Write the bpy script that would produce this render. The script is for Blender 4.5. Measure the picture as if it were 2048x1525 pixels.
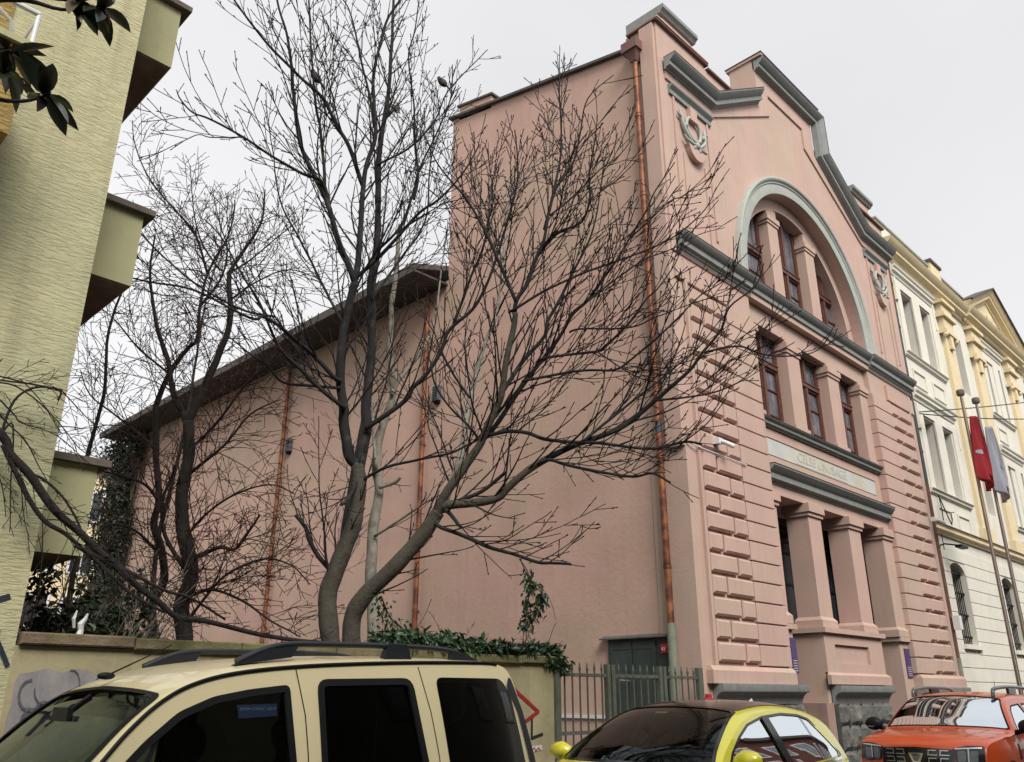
import bpy, math, random
from mathutils import Vector, Matrix, noise
from mathutils.geometry import delaunay_2d_cdt, tessellate_polygon
R = math.radians
for _o in list(bpy.data.objects): bpy.data.objects.remove(_o, do_unlink=True)
SC = bpy.context.scene
COL = SC.collection

# ------------------------------------------------------------ camera
AZ = R(44.64); PITCH = R(20.76)
FX, FY = math.cos(AZ), math.sin(AZ)
cam = bpy.data.cameras.new('camera')
cam.sensor_width = 36; cam.lens = 29.145; cam.clip_start = 0.05; cam.clip_end = 2000
cam.shift_x = -0.003
camo = bpy.data.objects.new('camera', cam); COL.objects.link(camo)
camo.location = (0, 0, 1.6)
camo.rotation_euler = (R(90)+PITCH, 0, math.atan2(-FX, FY))
SC.camera = camo
# ------------------------------------------------------------ overcast sky + soft sun
SUN_EL, SUN_DIR = R(44), Vector((-0.36, -0.78, 0)).normalized()
w = bpy.data.worlds.new('World'); SC.world = w; w.use_nodes = True
nt = w.node_tree; nt.nodes.clear()
def wn(t, **k):
    n = nt.nodes.new(t)
    for a, b in k.items(): setattr(n, a, b)
    return n
sky = wn('ShaderNodeTexSky', sky_type='NISHITA', sun_disc=False)
sky.sun_elevation = SUN_EL; sky.sun_rotation = math.atan2(SUN_DIR.x, SUN_DIR.y)
sky.air_density = 1.0; sky.dust_density = 4.0; sky.ozone_density = 1.0
hsv = wn('ShaderNodeHueSaturation'); hsv.inputs['Saturation'].default_value = 0.06; hsv.inputs['Value'].default_value = 1.0
cloud = wn('ShaderNodeTexNoise'); cloud.inputs['Scale'].default_value = 1.3; cloud.inputs['Detail'].default_value = 4; cloud.inputs['Roughness'].default_value = .5
geo = wn('ShaderNodeTexCoord')
ramp = wn('ShaderNodeValToRGB')
SKYV = 3.72
ramp.color_ramp.elements[0].position = .3; ramp.color_ramp.elements[0].color = (SKYV*.85, SKYV*.85, SKYV*.88, 1)
ramp.color_ramp.elements[1].position = .72; ramp.color_ramp.elements[1].color = (SKYV*1.04, SKYV*1.04, SKYV*1.06, 1)
mix = wn('ShaderNodeMix', data_type='RGBA'); mix.inputs['Factor'].default_value = .93
bg = wn('ShaderNodeBackground'); bg.inputs['Strength'].default_value = 0.12
out = wn('ShaderNodeOutputWorld')
L = nt.links.new
L(geo.outputs['Generated'], cloud.inputs['Vector']); L(cloud.outputs['Fac'], ramp.inputs['Fac'])
L(sky.outputs['Color'], hsv.inputs['Color'])
L(hsv.outputs['Color'], mix.inputs[6]); L(ramp.outputs['Color'], mix.inputs[7])
L(mix.outputs[2], bg.inputs['Color']); L(bg.outputs['Background'], out.inputs['Surface'])
sl = bpy.data.lights.new('sun', 'SUN'); sl.energy = 1.5; sl.angle = R(28); sl.color = (1.0, .965, .92)
slo = bpy.data.objects.new('sun', sl); COL.objects.link(slo)
sd = Vector((SUN_DIR.x*math.cos(SUN_EL), SUN_DIR.y*math.cos(SUN_EL), math.sin(SUN_EL)))
slo.rotation_euler = sd.to_track_quat('Z', 'Y').to_euler(); slo.location = (0, -5, 30)
SC.view_settings.view_transform = 'Standard'; SC.view_settings.look = 'None'
SC.view_settings.exposure = 1.05; SC.view_settings.gamma = 1.0; SC.view_settings.use_curve_mapping = False

SC.render.engine = 'CYCLES'; SC.cycles.diffuse_bounces = 1; SC.cycles.transparent_max_bounces = 16
# ------------------------------------------------------------ materials
MATS = {}
def srgb(r, g, b):
    f = lambda c: (c/255/12.92) if c/255 <= .04045 else ((c/255+.055)/1.055)**2.4
    return (f(r), f(g), f(b))
def mat(name, col, rough=.8, metal=0, var=.12, vscale=3.0, bump=.0, bscale=30., spec=.5, col2=None, c2lo=.45, c2hi=.65, c2scale=1.2,
        stretch=None, streak=0.0, coat=0, lines=None, grime=0, detail=6):
    m = bpy.data.materials.new(name); m.use_nodes = True; MATS[name] = m
    t = m.node_tree; N = t.nodes; K = t.links.new
    b = N['Principled BSDF']
    b.inputs['Roughness'].default_value = rough; b.inputs['Metallic'].default_value = metal
    b.inputs['Specular IOR Level'].default_value = spec
    if coat: b.inputs['Coat Weight'].default_value = coat; b.inputs['Coat Roughness'].default_value = .03
    tc = N.new('ShaderNodeTexCoord')
    def noise_n(scale, det=detail, vec=None, rgh=.55):
        n = N.new('ShaderNodeTexNoise'); n.inputs['Scale'].default_value = scale; n.inputs['Detail'].default_value = det
        n.inputs['Roughness'].default_value = rgh
        K(vec or tc.outputs['Object'], n.inputs['Vector']); return n
    c = N.new('ShaderNodeRGB'); c.outputs[0].default_value = (*col, 1); cur = c.outputs[0]
    def rampf(src, lo, hi):
        r = N.new('ShaderNodeMapRange'); r.inputs['From Min'].default_value = lo; r.inputs['From Max'].default_value = hi
        K(src, r.inputs['Value']); return r.outputs['Result']
    def mixc(a, bcol, fac, blend='MIX'):
        x = N.new('ShaderNodeMix'); x.data_type = 'RGBA'; x.blend_type = blend
        K(a, x.inputs[6])
        if isinstance(bcol, tuple): x.inputs[7].default_value = (*bcol, 1)
        else: K(bcol, x.inputs[7])
        if isinstance(fac, float): x.inputs[0].default_value = fac
        else: K(fac, x.inputs[0])
        return x.outputs[2]
    vec = None
    if stretch:
        mp = N.new('ShaderNodeMapping'); mp.inputs['Scale'].default_value = stretch; K(tc.outputs['Object'], mp.inputs['Vector']); vec = mp.outputs['Vector']
    if col2:
        cur = mixc(cur, col2, rampf(noise_n(c2scale, vec=vec).outputs['Fac'], c2lo, c2hi))
    if var:
        v = rampf(noise_n(vscale).outputs['Fac'], .3, .7)
        dark = tuple(max(0, x*(1-var)) for x in (1, 1, 1)); 
        x = N.new('ShaderNodeMix'); x.data_type = 'RGBA'; x.blend_type = 'MULTIPLY'; x.inputs[0].default_value = 1.0
        y = N.new('ShaderNodeMix'); y.data_type = 'RGBA'; y.inputs[6].default_value = (1-var, 1-var, 1-var, 1); y.inputs[7].default_value = (1+var*.6,)*3+(1,)
        K(v, y.inputs[0]); K(cur, x.inputs[6]); K(y.outputs[2], x.inputs[7]); cur = x.outputs[2]
    if streak:
        mp = N.new('ShaderNodeMapping'); mp.inputs['Scale'].default_value = (7, 7, .35); K(tc.outputs['Object'], mp.inputs['Vector'])
        s = rampf(noise_n(1.0, vec=mp.outputs['Vector'], det=5).outputs['Fac'], .52, .8)
        mm = N.new('ShaderNodeMath'); mm.operation = 'MULTIPLY'; mm.inputs[1].default_value = streak; K(s, mm.inputs[0])
        cur = mixc(cur, tuple(x*.35 for x in col), mm.outputs[0])
    if grime:
        s = rampf(noise_n(14, det=8, rgh=.7).outputs['Fac'], .55, .75)
        mm = N.new('ShaderNodeMath'); mm.operation = 'MULTIPLY'; mm.inputs[1].default_value = grime; K(s, mm.inputs[0])
        cur = mixc(cur, tuple(x*.3 for x in col), mm.outputs[0])
    K(cur, b.inputs['Base Color'])
    if bump or lines:
        bn = N.new('ShaderNodeBump'); bn.inputs['Strength'].default_value = 1.0
        bn.inputs['Distance'].default_value = bump if bump else .01
        if lines:
            mp = N.new('ShaderNodeMapping'); mp.inputs['Scale'].default_value = lines; K(tc.outputs['Object'], mp.inputs['Vector'])
            h = noise_n(1.0, det=4, vec=mp.outputs['Vector'], rgh=.7).outputs['Fac']
            pk = rampf(h, .28, .55)
            cr = mixc(cur, tuple(x*.5 for x in col), rampf(h, .32, .22)); K(cr, b.inputs['Base Color'])
            K(pk, bn.inputs['Height'])
        else: K(noise_n(bscale).outputs['Fac'], bn.inputs['Height'])
        K(bn.outputs['Normal'], b.inputs['Normal'])
    return m
def glassmat(name, tint, fres=1.45, rough=.01):
    m = bpy.data.materials.new(name); m.use_nodes = True; MATS[name] = m
    t = m.node_tree; N = t.nodes; K = t.links.new; N.clear()
    o = N.new('ShaderNodeOutputMaterial'); tr = N.new('ShaderNodeBsdfTransparent'); tr.inputs[0].default_value = (*tint, 1)
    g = N.new('ShaderNodeBsdfGlossy'); g.inputs['Roughness'].default_value = rough; g.inputs['Color'].default_value = (.78, .84, .88, 1)
    f = N.new('ShaderNodeFresnel'); f.inputs['IOR'].default_value = fres
    mx = N.new('ShaderNodeMixShader'); K(f.outputs[0], mx.inputs[0]); K(tr.outputs[0], mx.inputs[1]); K(g.outputs[0], mx.inputs[2]); K(mx.outputs[0], o.inputs[0])
    return m
PINK = (.60, .405, .335); PINK2 = (.565, .42, .325)
mat('pink', PINK, .85, var=.07, vscale=1.3, col2=PINK2, c2lo=.40, c2hi=.65, c2scale=.55, bump=.004, bscale=22, streak=.18, grime=.05)
mat('pink_side', (.63, .405, .325), .88, var=.11, vscale=.8, col2=(.565, .40, .30), c2lo=.40, c2hi=.62, c2scale=.45, bump=.006, bscale=12, streak=.14, grime=.06)
mat('pink_dark', (.44, .29, .24), .88, var=.2, vscale=2, bump=.006, bscale=16, streak=.3)  # darker, streaked pink for wall feet, pedestal base and porch inner walls
mat('grey_trim', (.27, .285, .27), .75, var=.12, vscale=6, bump=.002, bscale=60, streak=.25, grime=.3)
mat('mint_trim', (.45, .47, .42), .75, var=.1, vscale=5, bump=.002, bscale=60, streak=.1)
mat('cream', (.82, .785, .67), .85, var=.06, vscale=2, bump=.003, bscale=30, streak=.12)
mat('yellow_paint', (.84, .69, .43), .85, var=.08, vscale=2, bump=.003, bscale=30, streak=.12)
mat('marble', (.62, .62, .58), .5, var=.1, vscale=3, col2=(.62, .58, .46), c2scale=1.1)
mat('marble_letter', (.55, .52, .42), .6, var=.1)
mat('brown_wood', (.13, .05, .032), .5, var=.25, vscale=9, bump=.002, bscale=50, stretch=(1, 1, .2))
mat('window_dark', (.035, .036, .042), .12, var=.3, vscale=2.2, spec=.6)
mat('curtain', (.22, .22, .25), .15, var=.35, vscale=5, stretch=(6, 6, .4), col2=(.10, .10, .12), c2scale=1.5, spec=.6)
mat('white_pvc', (.75, .75, .75), .4, var=.03)
mat('copper', (.34, .13, .055), .55, metal=.35, var=.35, vscale=3, col2=(.14, .05, .03), c2lo=.42, c2hi=.6, c2scale=4.5, bump=.004, bscale=35, grime=.4)
mat('dark_pipe', (.055, .06, .065), .6, var=.2, vscale=4, grime=.3)
mat('rust_pipe', (.16, .075, .045), .75, var=.4, vscale=5, grime=.5)
mat('green_pipe', (.24, .26, .19), .6, var=.25, vscale=4, grime=.5, streak=.4)
mat('roof_edge', (.10, .085, .075), .8, var=.25, vscale=4, streak=.3)
mat('soffit', (.085, .07, .06), .9, var=.35, vscale=3, streak=.3)
mat('coping_red', (.20, .10, .085), .7, var=.2)
mat('green_metal', (.050, .066, .058), .5, var=.25, vscale=3, streak=.5, grime=.3, bump=.001, bscale=20)
mat('fence_metal', (.105, .115, .085), .55, var=.3, vscale=6, grime=.5)
mat('stucco', (.57, .53, .315), .95, var=.10, vscale=1.3, bump=.007, lines=(8, 8, 42.), col2=(.50, .49, .30), c2scale=.6, streak=.35, grime=.15)
mat('stucco_ochre', (.44, .30, .10), .95, var=.12, vscale=.9, bump=.016, lines=(6.5, 6.5, 46.))
mat('balcony_smooth', (.46, .44, .25), .9, var=.12, vscale=1.5, bump=.003, bscale=20, streak=.15, grime=.12)
mat('concrete_cap', (.15, .125, .10), .9, var=.3, vscale=4, bump=.006, bscale=30, grime=.5, streak=.3)
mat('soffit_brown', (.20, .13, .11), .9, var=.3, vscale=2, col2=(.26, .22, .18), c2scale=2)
mat('garden_wall', (.43, .38, .22), .92, var=.2, vscale=1.4, bump=.005, bscale=14, streak=.35, grime=.3, col2=(.33, .28, .16), c2scale=1.3)
mat('mossy_coping', (.16, .15, .06), .95, var=.35, vscale=6, bump=.01, bscale=40, col2=(.23, .17, .11), c2scale=2.2, grime=.6)
mat('grey_paint', (.33, .30, .28), .9, var=.15, vscale=9, col2=(.20, .20, .22), c2lo=.4, c2hi=.65, c2scale=3.5, streak=.5, stretch=(1.6, 1.6, .5), grime=.3)
mat('grey_spray', (.10, .105, .13), .8, var=.5, vscale=14, grime=.4)
mat('blue_spray', (.02, .024, .05), .8, var=.5, vscale=14, grime=.4)
mat('red_spray', (.32, .012, .016), .6, var=.2, vscale=9)
mat('black_spray', (.012, .012, .016), .7, var=.2)
mat('paper', (.55, .53, .5), .8, var=.15, vscale=20)
mat('asphalt', (.05, .05, .052), .9, var=.2, vscale=5, bump=.006, bscale=140)
mat('paving', (.19, .18, .17), .9, var=.25, vscale=2, bump=.004, bscale=60)
mat('kerb', (.28, .27, .25), .85, var=.2, vscale=4, grime=.3)
mat('soil', (.07, .055, .035), 1, var=.4, vscale=3, bump=.05, bscale=6, col2=(.05, .07, .03), c2scale=2)
mat('paint_white', (.78, .78, .76), .8, var=.1)
mat('stone', (.15, .15, .135), .9, var=.4, vscale=5, bump=.03, bscale=9, col2=(.24, .23, .20), c2scale=3, grime=.6)
mat('mortar', (.06, .06, .055), .95, var=.3, vscale=8)
mat('granite', (.27, .28, .265), .8, var=.15, vscale=9, streak=.4, grime=.3)
mat('bark', (.085, .073, .053), .9, var=.45, vscale=9, bump=.014, bscale=26, col2=(.065, .056, .042), c2lo=.38, c2hi=.66, c2scale=9, grime=.6)
mat('bark_branch', (.018, .016, .015), .9, var=.35, vscale=7, bump=.003, bscale=50, col2=(.045, .04, .033), c2lo=.55, c2hi=.7, c2scale=7)
mat('bark_pale', (.36, .33, .27), .9, var=.25, vscale=6, bump=.003, bscale=40, col2=(.20, .18, .14), c2scale=5, grime=.5)  # own bark of the pale tree; also paints sunlight on forked-tree limbs
mat('twig', (.014, .009, .009), .85, var=.3, vscale=8)
mat('bark_thorn', (.022, .018, .016), .9, var=.35, vscale=7, bump=.005, bscale=40)
mat('twig_red', (.05, .02, .013), .85, var=.35, vscale=4)
mat('bark_bough', (.020, .014, .012), .9, var=.45, vscale=14, bump=.012, bscale=50)
mat('leaf_magnolia', (.022, .032, .014), .28, var=.3, vscale=9, spec=.6)
mat('leaf_under', (.10, .065, .03), .7, var=.3, vscale=9)
mat('leaf_ivy', (.028, .062, .022), .4, var=.45, vscale=8)
mat('leaf_dark', (.022, .034, .014), .5, var=.5, vscale=5)
mat('leaf_light', (.10, .15, .05), .5, var=.4, vscale=5)
mat('dry_stem', (.10, .085, .065), .9, var=.4, vscale=6)
mat('bird', (.07, .055, .05), .8, var=.3, vscale=30)
mat('paint_van', (.74, .645, .385), .35, metal=.1, var=.03, vscale=2, coat=.6)
mat('paint_yellow', (.68, .63, .035), .25, metal=.1, var=.02, coat=1)
mat('paint_red', (.56, .075, .012), .3, metal=.0, var=.04, coat=.5)
mat('black_gloss', (.012, .012, .014), .12, var=0, spec=.6)
mat('black_plastic', (.008, .0085, .010), .5, var=.15, vscale=8, spec=.2)
mat('grey_plastic', (.018, .020, .025), .38, var=.1, spec=.4)
mat('silver', (.55, .56, .58), .28, metal=.9, var=.05)
mat('chrome', (.8, .8, .82), .12, metal=1, var=0)
mat('rubber', (.015, .015, .015), .8, var=.2)
mat('seat', (.02, .022, .024), .9, var=.2)
mat('interior', (.03, .032, .03), .9, var=.2)
mat('lamp_grey', (.12, .125, .13), .2, var=.3, vscale=20, spec=.6)
mat('red_plate', (.45, .015, .02), .4, var=.05)
mat('white_enamel', (.8, .8, .78), .4, var=.02)
mat('purple', (.09, .06, .17), .5, var=.15, vscale=12)
mat('hydrant', (.42, .02, .03), .4, var=.15, vscale=8)
mat('steel_pole', (.33, .27, .22), .4, metal=.7, var=.2, vscale=5)
mat('flag_red', (.27, .004, .012), .8, var=.08)
mat('flag_white', (.34, .35, .39), .8, var=.05)
mat('blue_mark', (.06, .09, .2), .7)
mat('cable', (.02, .02, .02), .7)
mat('brick_red', (.17, .045, .035), .9, var=.2, vscale=3)
mat('block_dark', (.075, .07, .055), .9, var=.1, vscale=2)  # dark tone so glass reflecting the unseen block stays dark
mat('sticker_blue', (.004, .010, .035), .4)
mat('sticker_text', (.06, .14, .18), .4)
glassmat('glass_tint', (.14, .17, .16), 1.36)
glassmat('glass_green', (.42, .52, .44))
glassmat('glass_mid', (.30, .36, .32), 1.38)
glassmat('glass_black', (.03, .032, .035), 1.33)
glassmat('glass_lamp', (.6, .6, .6))

# ------------------------------------------------------------ helpers
def tag(o, label=None, cat=None, group=None, kind=None):
    if label: o['label'] = label
    if cat: o['category'] = cat
    if group: o['group'] = group
    if kind: o['kind'] = kind
    return o
def empty(name, loc=(0, 0, 0), label=None, cat=None, group=None):
    o = bpy.data.objects.new(name, None); COL.objects.link(o); o.location = loc; o.empty_display_size = .3
    return tag(o, label, cat, group)
class MB:
    def __init__(s): s.v = []; s.f = []
    def add(s, vs, fs):
        n = len(s.v); s.v += [tuple(v) for v in vs]; s.f += [tuple(i+n for i in f) for f in fs]; return s
    def box(s, x0, x1, y0, y1, z0, z1):
        return s.add([(x0,y0,z0),(x1,y0,z0),(x1,y1,z0),(x0,y1,z0),(x0,y0,z1),(x1,y0,z1),(x1,y1,z1),(x0,y1,z1)],
            [(0,3,2,1),(4,5,6,7),(0,1,5,4),(1,2,6,5),(2,3,7,6),(3,0,4,7)])
    def block(s, x0, x1, z0, z1, yb, yf, c=.025, jit=0):
        # raised block on a wall that looks towards -Y, chamfered all round
        d = random.uniform(-jit, jit)
        yf += d
        v = [(x0,yb,z0),(x1,yb,z0),(x1,yb,z1),(x0,yb,z1),(x0,yf+c,z0),(x1,yf+c,z0),(x1,yf+c,z1),(x0,yf+c,z1),
             (x0+c,yf,z0+c),(x1-c,yf,z0+c),(x1-c,yf,z1-c),(x0+c,yf,z1-c)]
        return s.add(v, [(8,9,10,11),(4,5,9,8),(5,6,10,9),(6,7,11,10),(7,4,8,11),(0,1,5,4),(1,2,6,5),(2,3,7,6),(3,0,4,7),(0,3,2,1)])
    def tube(s, pts, rad, n=8, caps=True, up=None):
        pts = [Vector(p) for p in pts]
        if not isinstance(rad, (list, tuple)): rad = [rad]*len(pts)
        base = len(s.v); prev = None
        for i, p in enumerate(pts):
            d = (pts[min(i+1, len(pts)-1)]-pts[max(i-1, 0)])
            if d.length < 1e-9: d = Vector((0, 0, 1))
            d.normalize()
            if prev is None:
                a = d.cross(Vector((.31, .2, .93)) if abs(d.z) < .9 else Vector((1, 0, 0))).normalized()
            else:
                a = (prev - d*prev.dot(d))
                a = a.normalized() if a.length > 1e-6 else d.orthogonal().normalized()
            prev = a; b = d.cross(a)
            for k in range(n):
                t = 2*math.pi*k/n; s.v.append(tuple(p+(a*math.cos(t)+b*math.sin(t))*rad[i]))
        for i in range(len(pts)-1):
            for k in range(n):
                k2 = (k+1) % n; q = base+i*n; s.f.append((q+k, q+k2, q+n+k2, q+n+k))
        if caps:
            s.f.append(tuple(base+k for k in reversed(range(n)))); q = base+(len(pts)-1)*n; s.f.append(tuple(q+k for k in range(n)))
        return s
    def cyl(s, p, q, r, n=12, r2=None): return s.tube([p, q], [r, r if r2 is None else r2], n)
    def lathe(s, c, prof, n=16):
        base = len(s.v)
        for r, z in prof:
            for k in range(n):
                t = 2*math.pi*k/n; s.v.append((c[0]+r*math.cos(t), c[1]+r*math.sin(t), c[2]+z))
        for i in range(len(prof)-1):
            for k in range(n):
                k2 = (k+1) % n; q = base+i*n; s.f.append((q+k, q+k2, q+n+k2, q+n+k))
        s.f.append(tuple(base+k for k in reversed(range(n)))); q = base+(len(prof)-1)*n; s.f.append(tuple(q+k for k in range(n)))
        return s
    def ball(s, c, rx, ry, rz, nu=10, nv=7, M=None):
        vs = []; fs = []
        for i in range(nv+1):
            a = math.pi*i/nv
            for k in range(nu):
                t = 2*math.pi*k/nu; p = Vector((rx*math.sin(a)*math.cos(t), ry*math.sin(a)*math.sin(t), rz*math.cos(a)))
                if M: p = M @ p
                vs.append((c[0]+p.x, c[1]+p.y, c[2]+p.z))
        for i in range(nv):
            for k in range(nu):
                k2 = (k+1) % nu; fs.append((i*nu+k, (i+1)*nu+k, (i+1)*nu+k2, i*nu+k2))
        return s.add(vs, fs)
    def sweep(s, path, prof, y0):
        # moulding: path in (x,z), profile (out towards -Y, height along the in-plane normal)
        n = len(prof); base = len(s.v); P = [Vector(p) for p in path]
        for i, p in enumerate(P):
            def nrm(a, b):
                d = (b-a).normalized(); return Vector((-d.y, d.x))
            if i == 0: nn = nrm(P[0], P[1]); sc = 1
            elif i == len(P)-1: nn = nrm(P[-2], P[-1]); sc = 1
            else:
                a = nrm(P[i-1], p); b = nrm(p, P[i+1]); nn = (a+b)
                nn = nn.normalized() if nn.length > 1e-6 else a
                sc = 1/max(.3, nn.dot(a))
            for o, h in prof: s.v.append((p.x+nn.x*h*sc, y0-o, p.y+nn.y*h*sc))
        for i in range(len(P)-1):
            for k in range(n-1):
                q = base+i*n; s.f.append((q+k, q+n+k, q+n+k+1, q+k+1))
            q = base+i*n; s.f.append((q+n-1, q+2*n-1, q+n, q))
        s.f.append(tuple(base+k for k in range(n))); q = base+(len(P)-1)*n; s.f.append(tuple(q+k for k in reversed(range(n))))
        return s
    def plate(s, outer, holes, y0, y1):
        # wall slab with openings: outline in (x,z), between y0 (front) and y1
        loops = [outer]+holes; flat = [p for l in loops for p in l]
        tris = tessellate_polygon([[Vector((x, z, 0)) for x, z in l] for l in loops]); n = len(flat); base = len(s.v)
        s.v += [(x, y0, z) for x, z in flat]+[(x, y1, z) for x, z in flat]
        for t in tris:
            a, b, c = t; A, B, C_ = flat[a], flat[b], flat[c]
            cr = (B[0]-A[0])*(C_[1]-A[1])-(B[1]-A[1])*(C_[0]-A[0])
            if cr < 0: b, c = c, b
            s.f.append((base+a, base+b, base+c)); s.f.append((base+n+a, base+n+c, base+n+b))
        k = 0
        for li, l in enumerate(loops):
            m = len(l)
            for i in range(m):
                a = base+k+i; b = base+k+(i+1) % m
                s.f.append((a, a+n, b+n, b) if li else (a, b, b+n, a+n))
            k += m
        return s
    def build(s, name, m, parent=None, smooth=0, fix=True):
        me = bpy.data.meshes.new(name); me.from_pydata(s.v, [], s.f); me.update()
        if fix:
            import bmesh
            bm = bmesh.new(); bm.from_mesh(me); bmesh.ops.recalc_face_normals(bm, faces=bm.faces); bm.to_mesh(me); bm.free()
        if smooth:
            me.polygons.foreach_set('use_smooth', [True]*len(me.polygons))
            try: me.set_sharp_from_angle(angle=R(smooth))
            except Exception: pass
        me.materials.append(MATS[m] if isinstance(m, str) else m)
        o = bpy.data.objects.new(name, me); COL.objects.link(o)
        if parent is not None:
            o.parent = parent; o.location = -Vector(root_loc(parent))
        return o
def root_loc(p):
    l = Vector((0, 0, 0))
    while p is not None: l += p.location; p = p.parent
    return l
def arc(cx, cz, r, a0, a1, n): return [(cx+r*math.cos(R(a0+(a1-a0)*i/n)), cz+r*math.sin(R(a0+(a1-a0)*i/n))) for i in range(n+1)]
def text_obj(name, body, size, m, M, parent=None, depth=.004, align='CENTER'):
    cu = bpy.data.curves.new(name, 'FONT'); cu.body = body; cu.size = size; cu.extrude = depth; cu.align_x = align; cu.align_y = 'CENTER'
    o = bpy.data.objects.new(name+'_c', cu); COL.objects.link(o)
    bpy.context.view_layer.update()
    me = bpy.data.meshes.new_from_object(o.evaluated_get(bpy.context.evaluated_depsgraph_get()))
    bpy.data.objects.remove(o, do_unlink=True)
    me.transform(M); me.materials.clear(); me.materials.append(MATS[m])
    r = bpy.data.objects.new(name, me); COL.objects.link(r)
    if parent is not None: r.parent = parent; r.location = -Vector(root_loc(parent))
    return r
def face_negY(x, y, z): return Matrix.Translation((x, y, z)) @ Matrix.Rotation(R(90), 4, 'X')
def face_negX(x, y, z): return Matrix.Translation((x, y, z)) @ Matrix.Rotation(R(-90), 4, 'Z') @ Matrix.Rotation(R(90), 4, 'X')
# ============================================================ SETTING
random.seed(4)
tag(MB().add([(-400,-400,-.02),(400,-400,-.02),(400,400,-.02),(-400,400,-.02)], [(0,1,2,3)]).build('ground', 'soil'), kind='structure')
tag(MB().box(-60, 90, -4.5, 6.05, -.1, 0).build('road', 'asphalt'), kind='structure')
tag(MB().box(-60, 90, 6.21, 7.55, -.1, .12).build('pavement', 'paving'), kind='structure')
kb = empty('kerb'); tag(kb, kind='structure')
kme = MB().block(0, .99, -.05, .125, .15, 0, .012).build('kerb_stone', 'kerb', kb)
kme.rotation_euler = (0, 0, 0); kme.location = (-6, 6.055, 0)
for i in range(1, 34):
    c = kme.copy(); COL.objects.link(c); c.location = (-6+i*1.0, 6.055, 0)
tag(MB().box(-60, 90, -6.2, -4.5, -.1, .12).build('far_pavement', 'paving'), kind='structure')
tag(MB().box(2.1, 8.42, 7.82, 60, -.1, .55).build('garden_ground', 'soil'), kind='structure')
tag(MB().box(8.42, 12.1, 7.6, 60, -.1, .14).build('passage_ground', 'paving'), kind='structure')

# ============================================================ PINK BUILDING
pb = empty('pink_theatre_building', (18, 8, 0), 'tall dusty pink rendered building with arched gable front and grey cornices', 'building')
YF, YB, YR = 7.735, 7.66, 7.86      # wall of the end piers, face of the rusticated blocks, recessed centre bay
CX = 18.05
m = MB()
# end piers and lower walls
m.box(12.1, 15.0, YF, 8.5, 1.46, 9.66); m.box(21.1, 24.05, YF, 8.5, 1.46, 9.66)
m.build('wall', 'pink', pb)
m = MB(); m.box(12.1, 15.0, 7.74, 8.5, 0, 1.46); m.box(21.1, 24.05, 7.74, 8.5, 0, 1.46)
m.build('wall', 'pink_dark', pb)
# centre bay: spandrels
m = MB(); m.box(15.0, 21.1, YR, 8.5, 5.40, 6.86); m.box(15.0, 21.1, YR, 8.5, 9.22, 9.68)
m.build('wall', 'pink', pb)
# gable wall with the big arch
AC = 10.28
hole = [(CX-3.06, 9.9)] + [(CX+3.06, 9.9)] + arc(CX, AC, 3.06, 0, 180, 40)
outl = [(12.1,9.66),(24.05,9.66),(24.05,15.15),(20.95,15.15),(19.6,15.95),(19.6,16.98),(16.5,16.98),(16.5,15.95),(15.15,15.15),(14.02,15.15),(14.02,15.24),(12.1,15.24)]
MB().plate(outl, [hole], 7.70, 8.35).build('wall', 'pink', pb)
# frieze band standing proud below the gable cornice
fr_o = [(12.3,14.02),(14.1,14.02),(16.52,15.6),(16.52,16.7),(19.58,16.7),(19.58,15.6),(22.0,14.02),(23.95,14.02),(23.95,13.83),(22.1,13.83),(19.0,15.55),(19.0,16.2),(17.1,16.2),(17.1,15.55),(14.1,13.83),(12.3,13.83)]
MB().plate(list(reversed(fr_o))[::-1], [], 7.655, 7.70).build('frieze', 'pink', pb)
# arch surround
ring = arc(CX, AC, 3.46, 0, 180, 48)
def arc_mould(name, r0, prof, mtl):
    pts = [(CX+r0*math.cos(R(a)), AC+r0*math.sin(R(a))) for a in [180-180*i/48 for i in range(49)]]
    pts = [(CX-r0, 10.06)] + pts + [(CX+r0, 10.06)]
    return MB().sweep(pts, prof, 7.70).build(name, mtl, pb, smooth=35)
arc_mould('arch_moulding', 3.06, [(0,0),(.055,0),(.06,.02),(.06,.24),(.085,.26),(.085,.30),(.13,.33),(.145,.37),(.13,.41),(.06,.42),(0,.42)], 'mint_trim')
# tympanum inside the arch, with one big opening and two piers
TY = 7.96
to = [(CX-3.1, 9.9), (CX+3.1, 9.9)] + arc(CX, AC, 3.1, 0, 180, 40)
th = [(CX-2.76, 10.02), (CX+2.76, 10.02)] + arc(CX, AC, 2.76, 0, 180, 40)
MB().plate(to, [th], TY, 8.42).build('wall', 'pink', pb)
for cx in (CX-.97, CX+.97):
    zt = AC+math.sqrt(2.76**2-(abs(cx-CX)-.25)**2)
    p = MB().box(cx-.25, cx+.25, TY+.004, 8.40, 9.9, 12.9).build('pier', 'pink', pb)
    c = MB(); c.box(cx-.31, cx+.31, TY-.05, 8.38, 12.50, 12.64); c.box(cx-.28, cx+.28, TY-.025, 8.38, 12.42, 12.50); c.box(cx-.29, cx+.29, TY-.03, 8.42, 9.9, 10.16)
    c.build('capital', 'pink', p)
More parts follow.
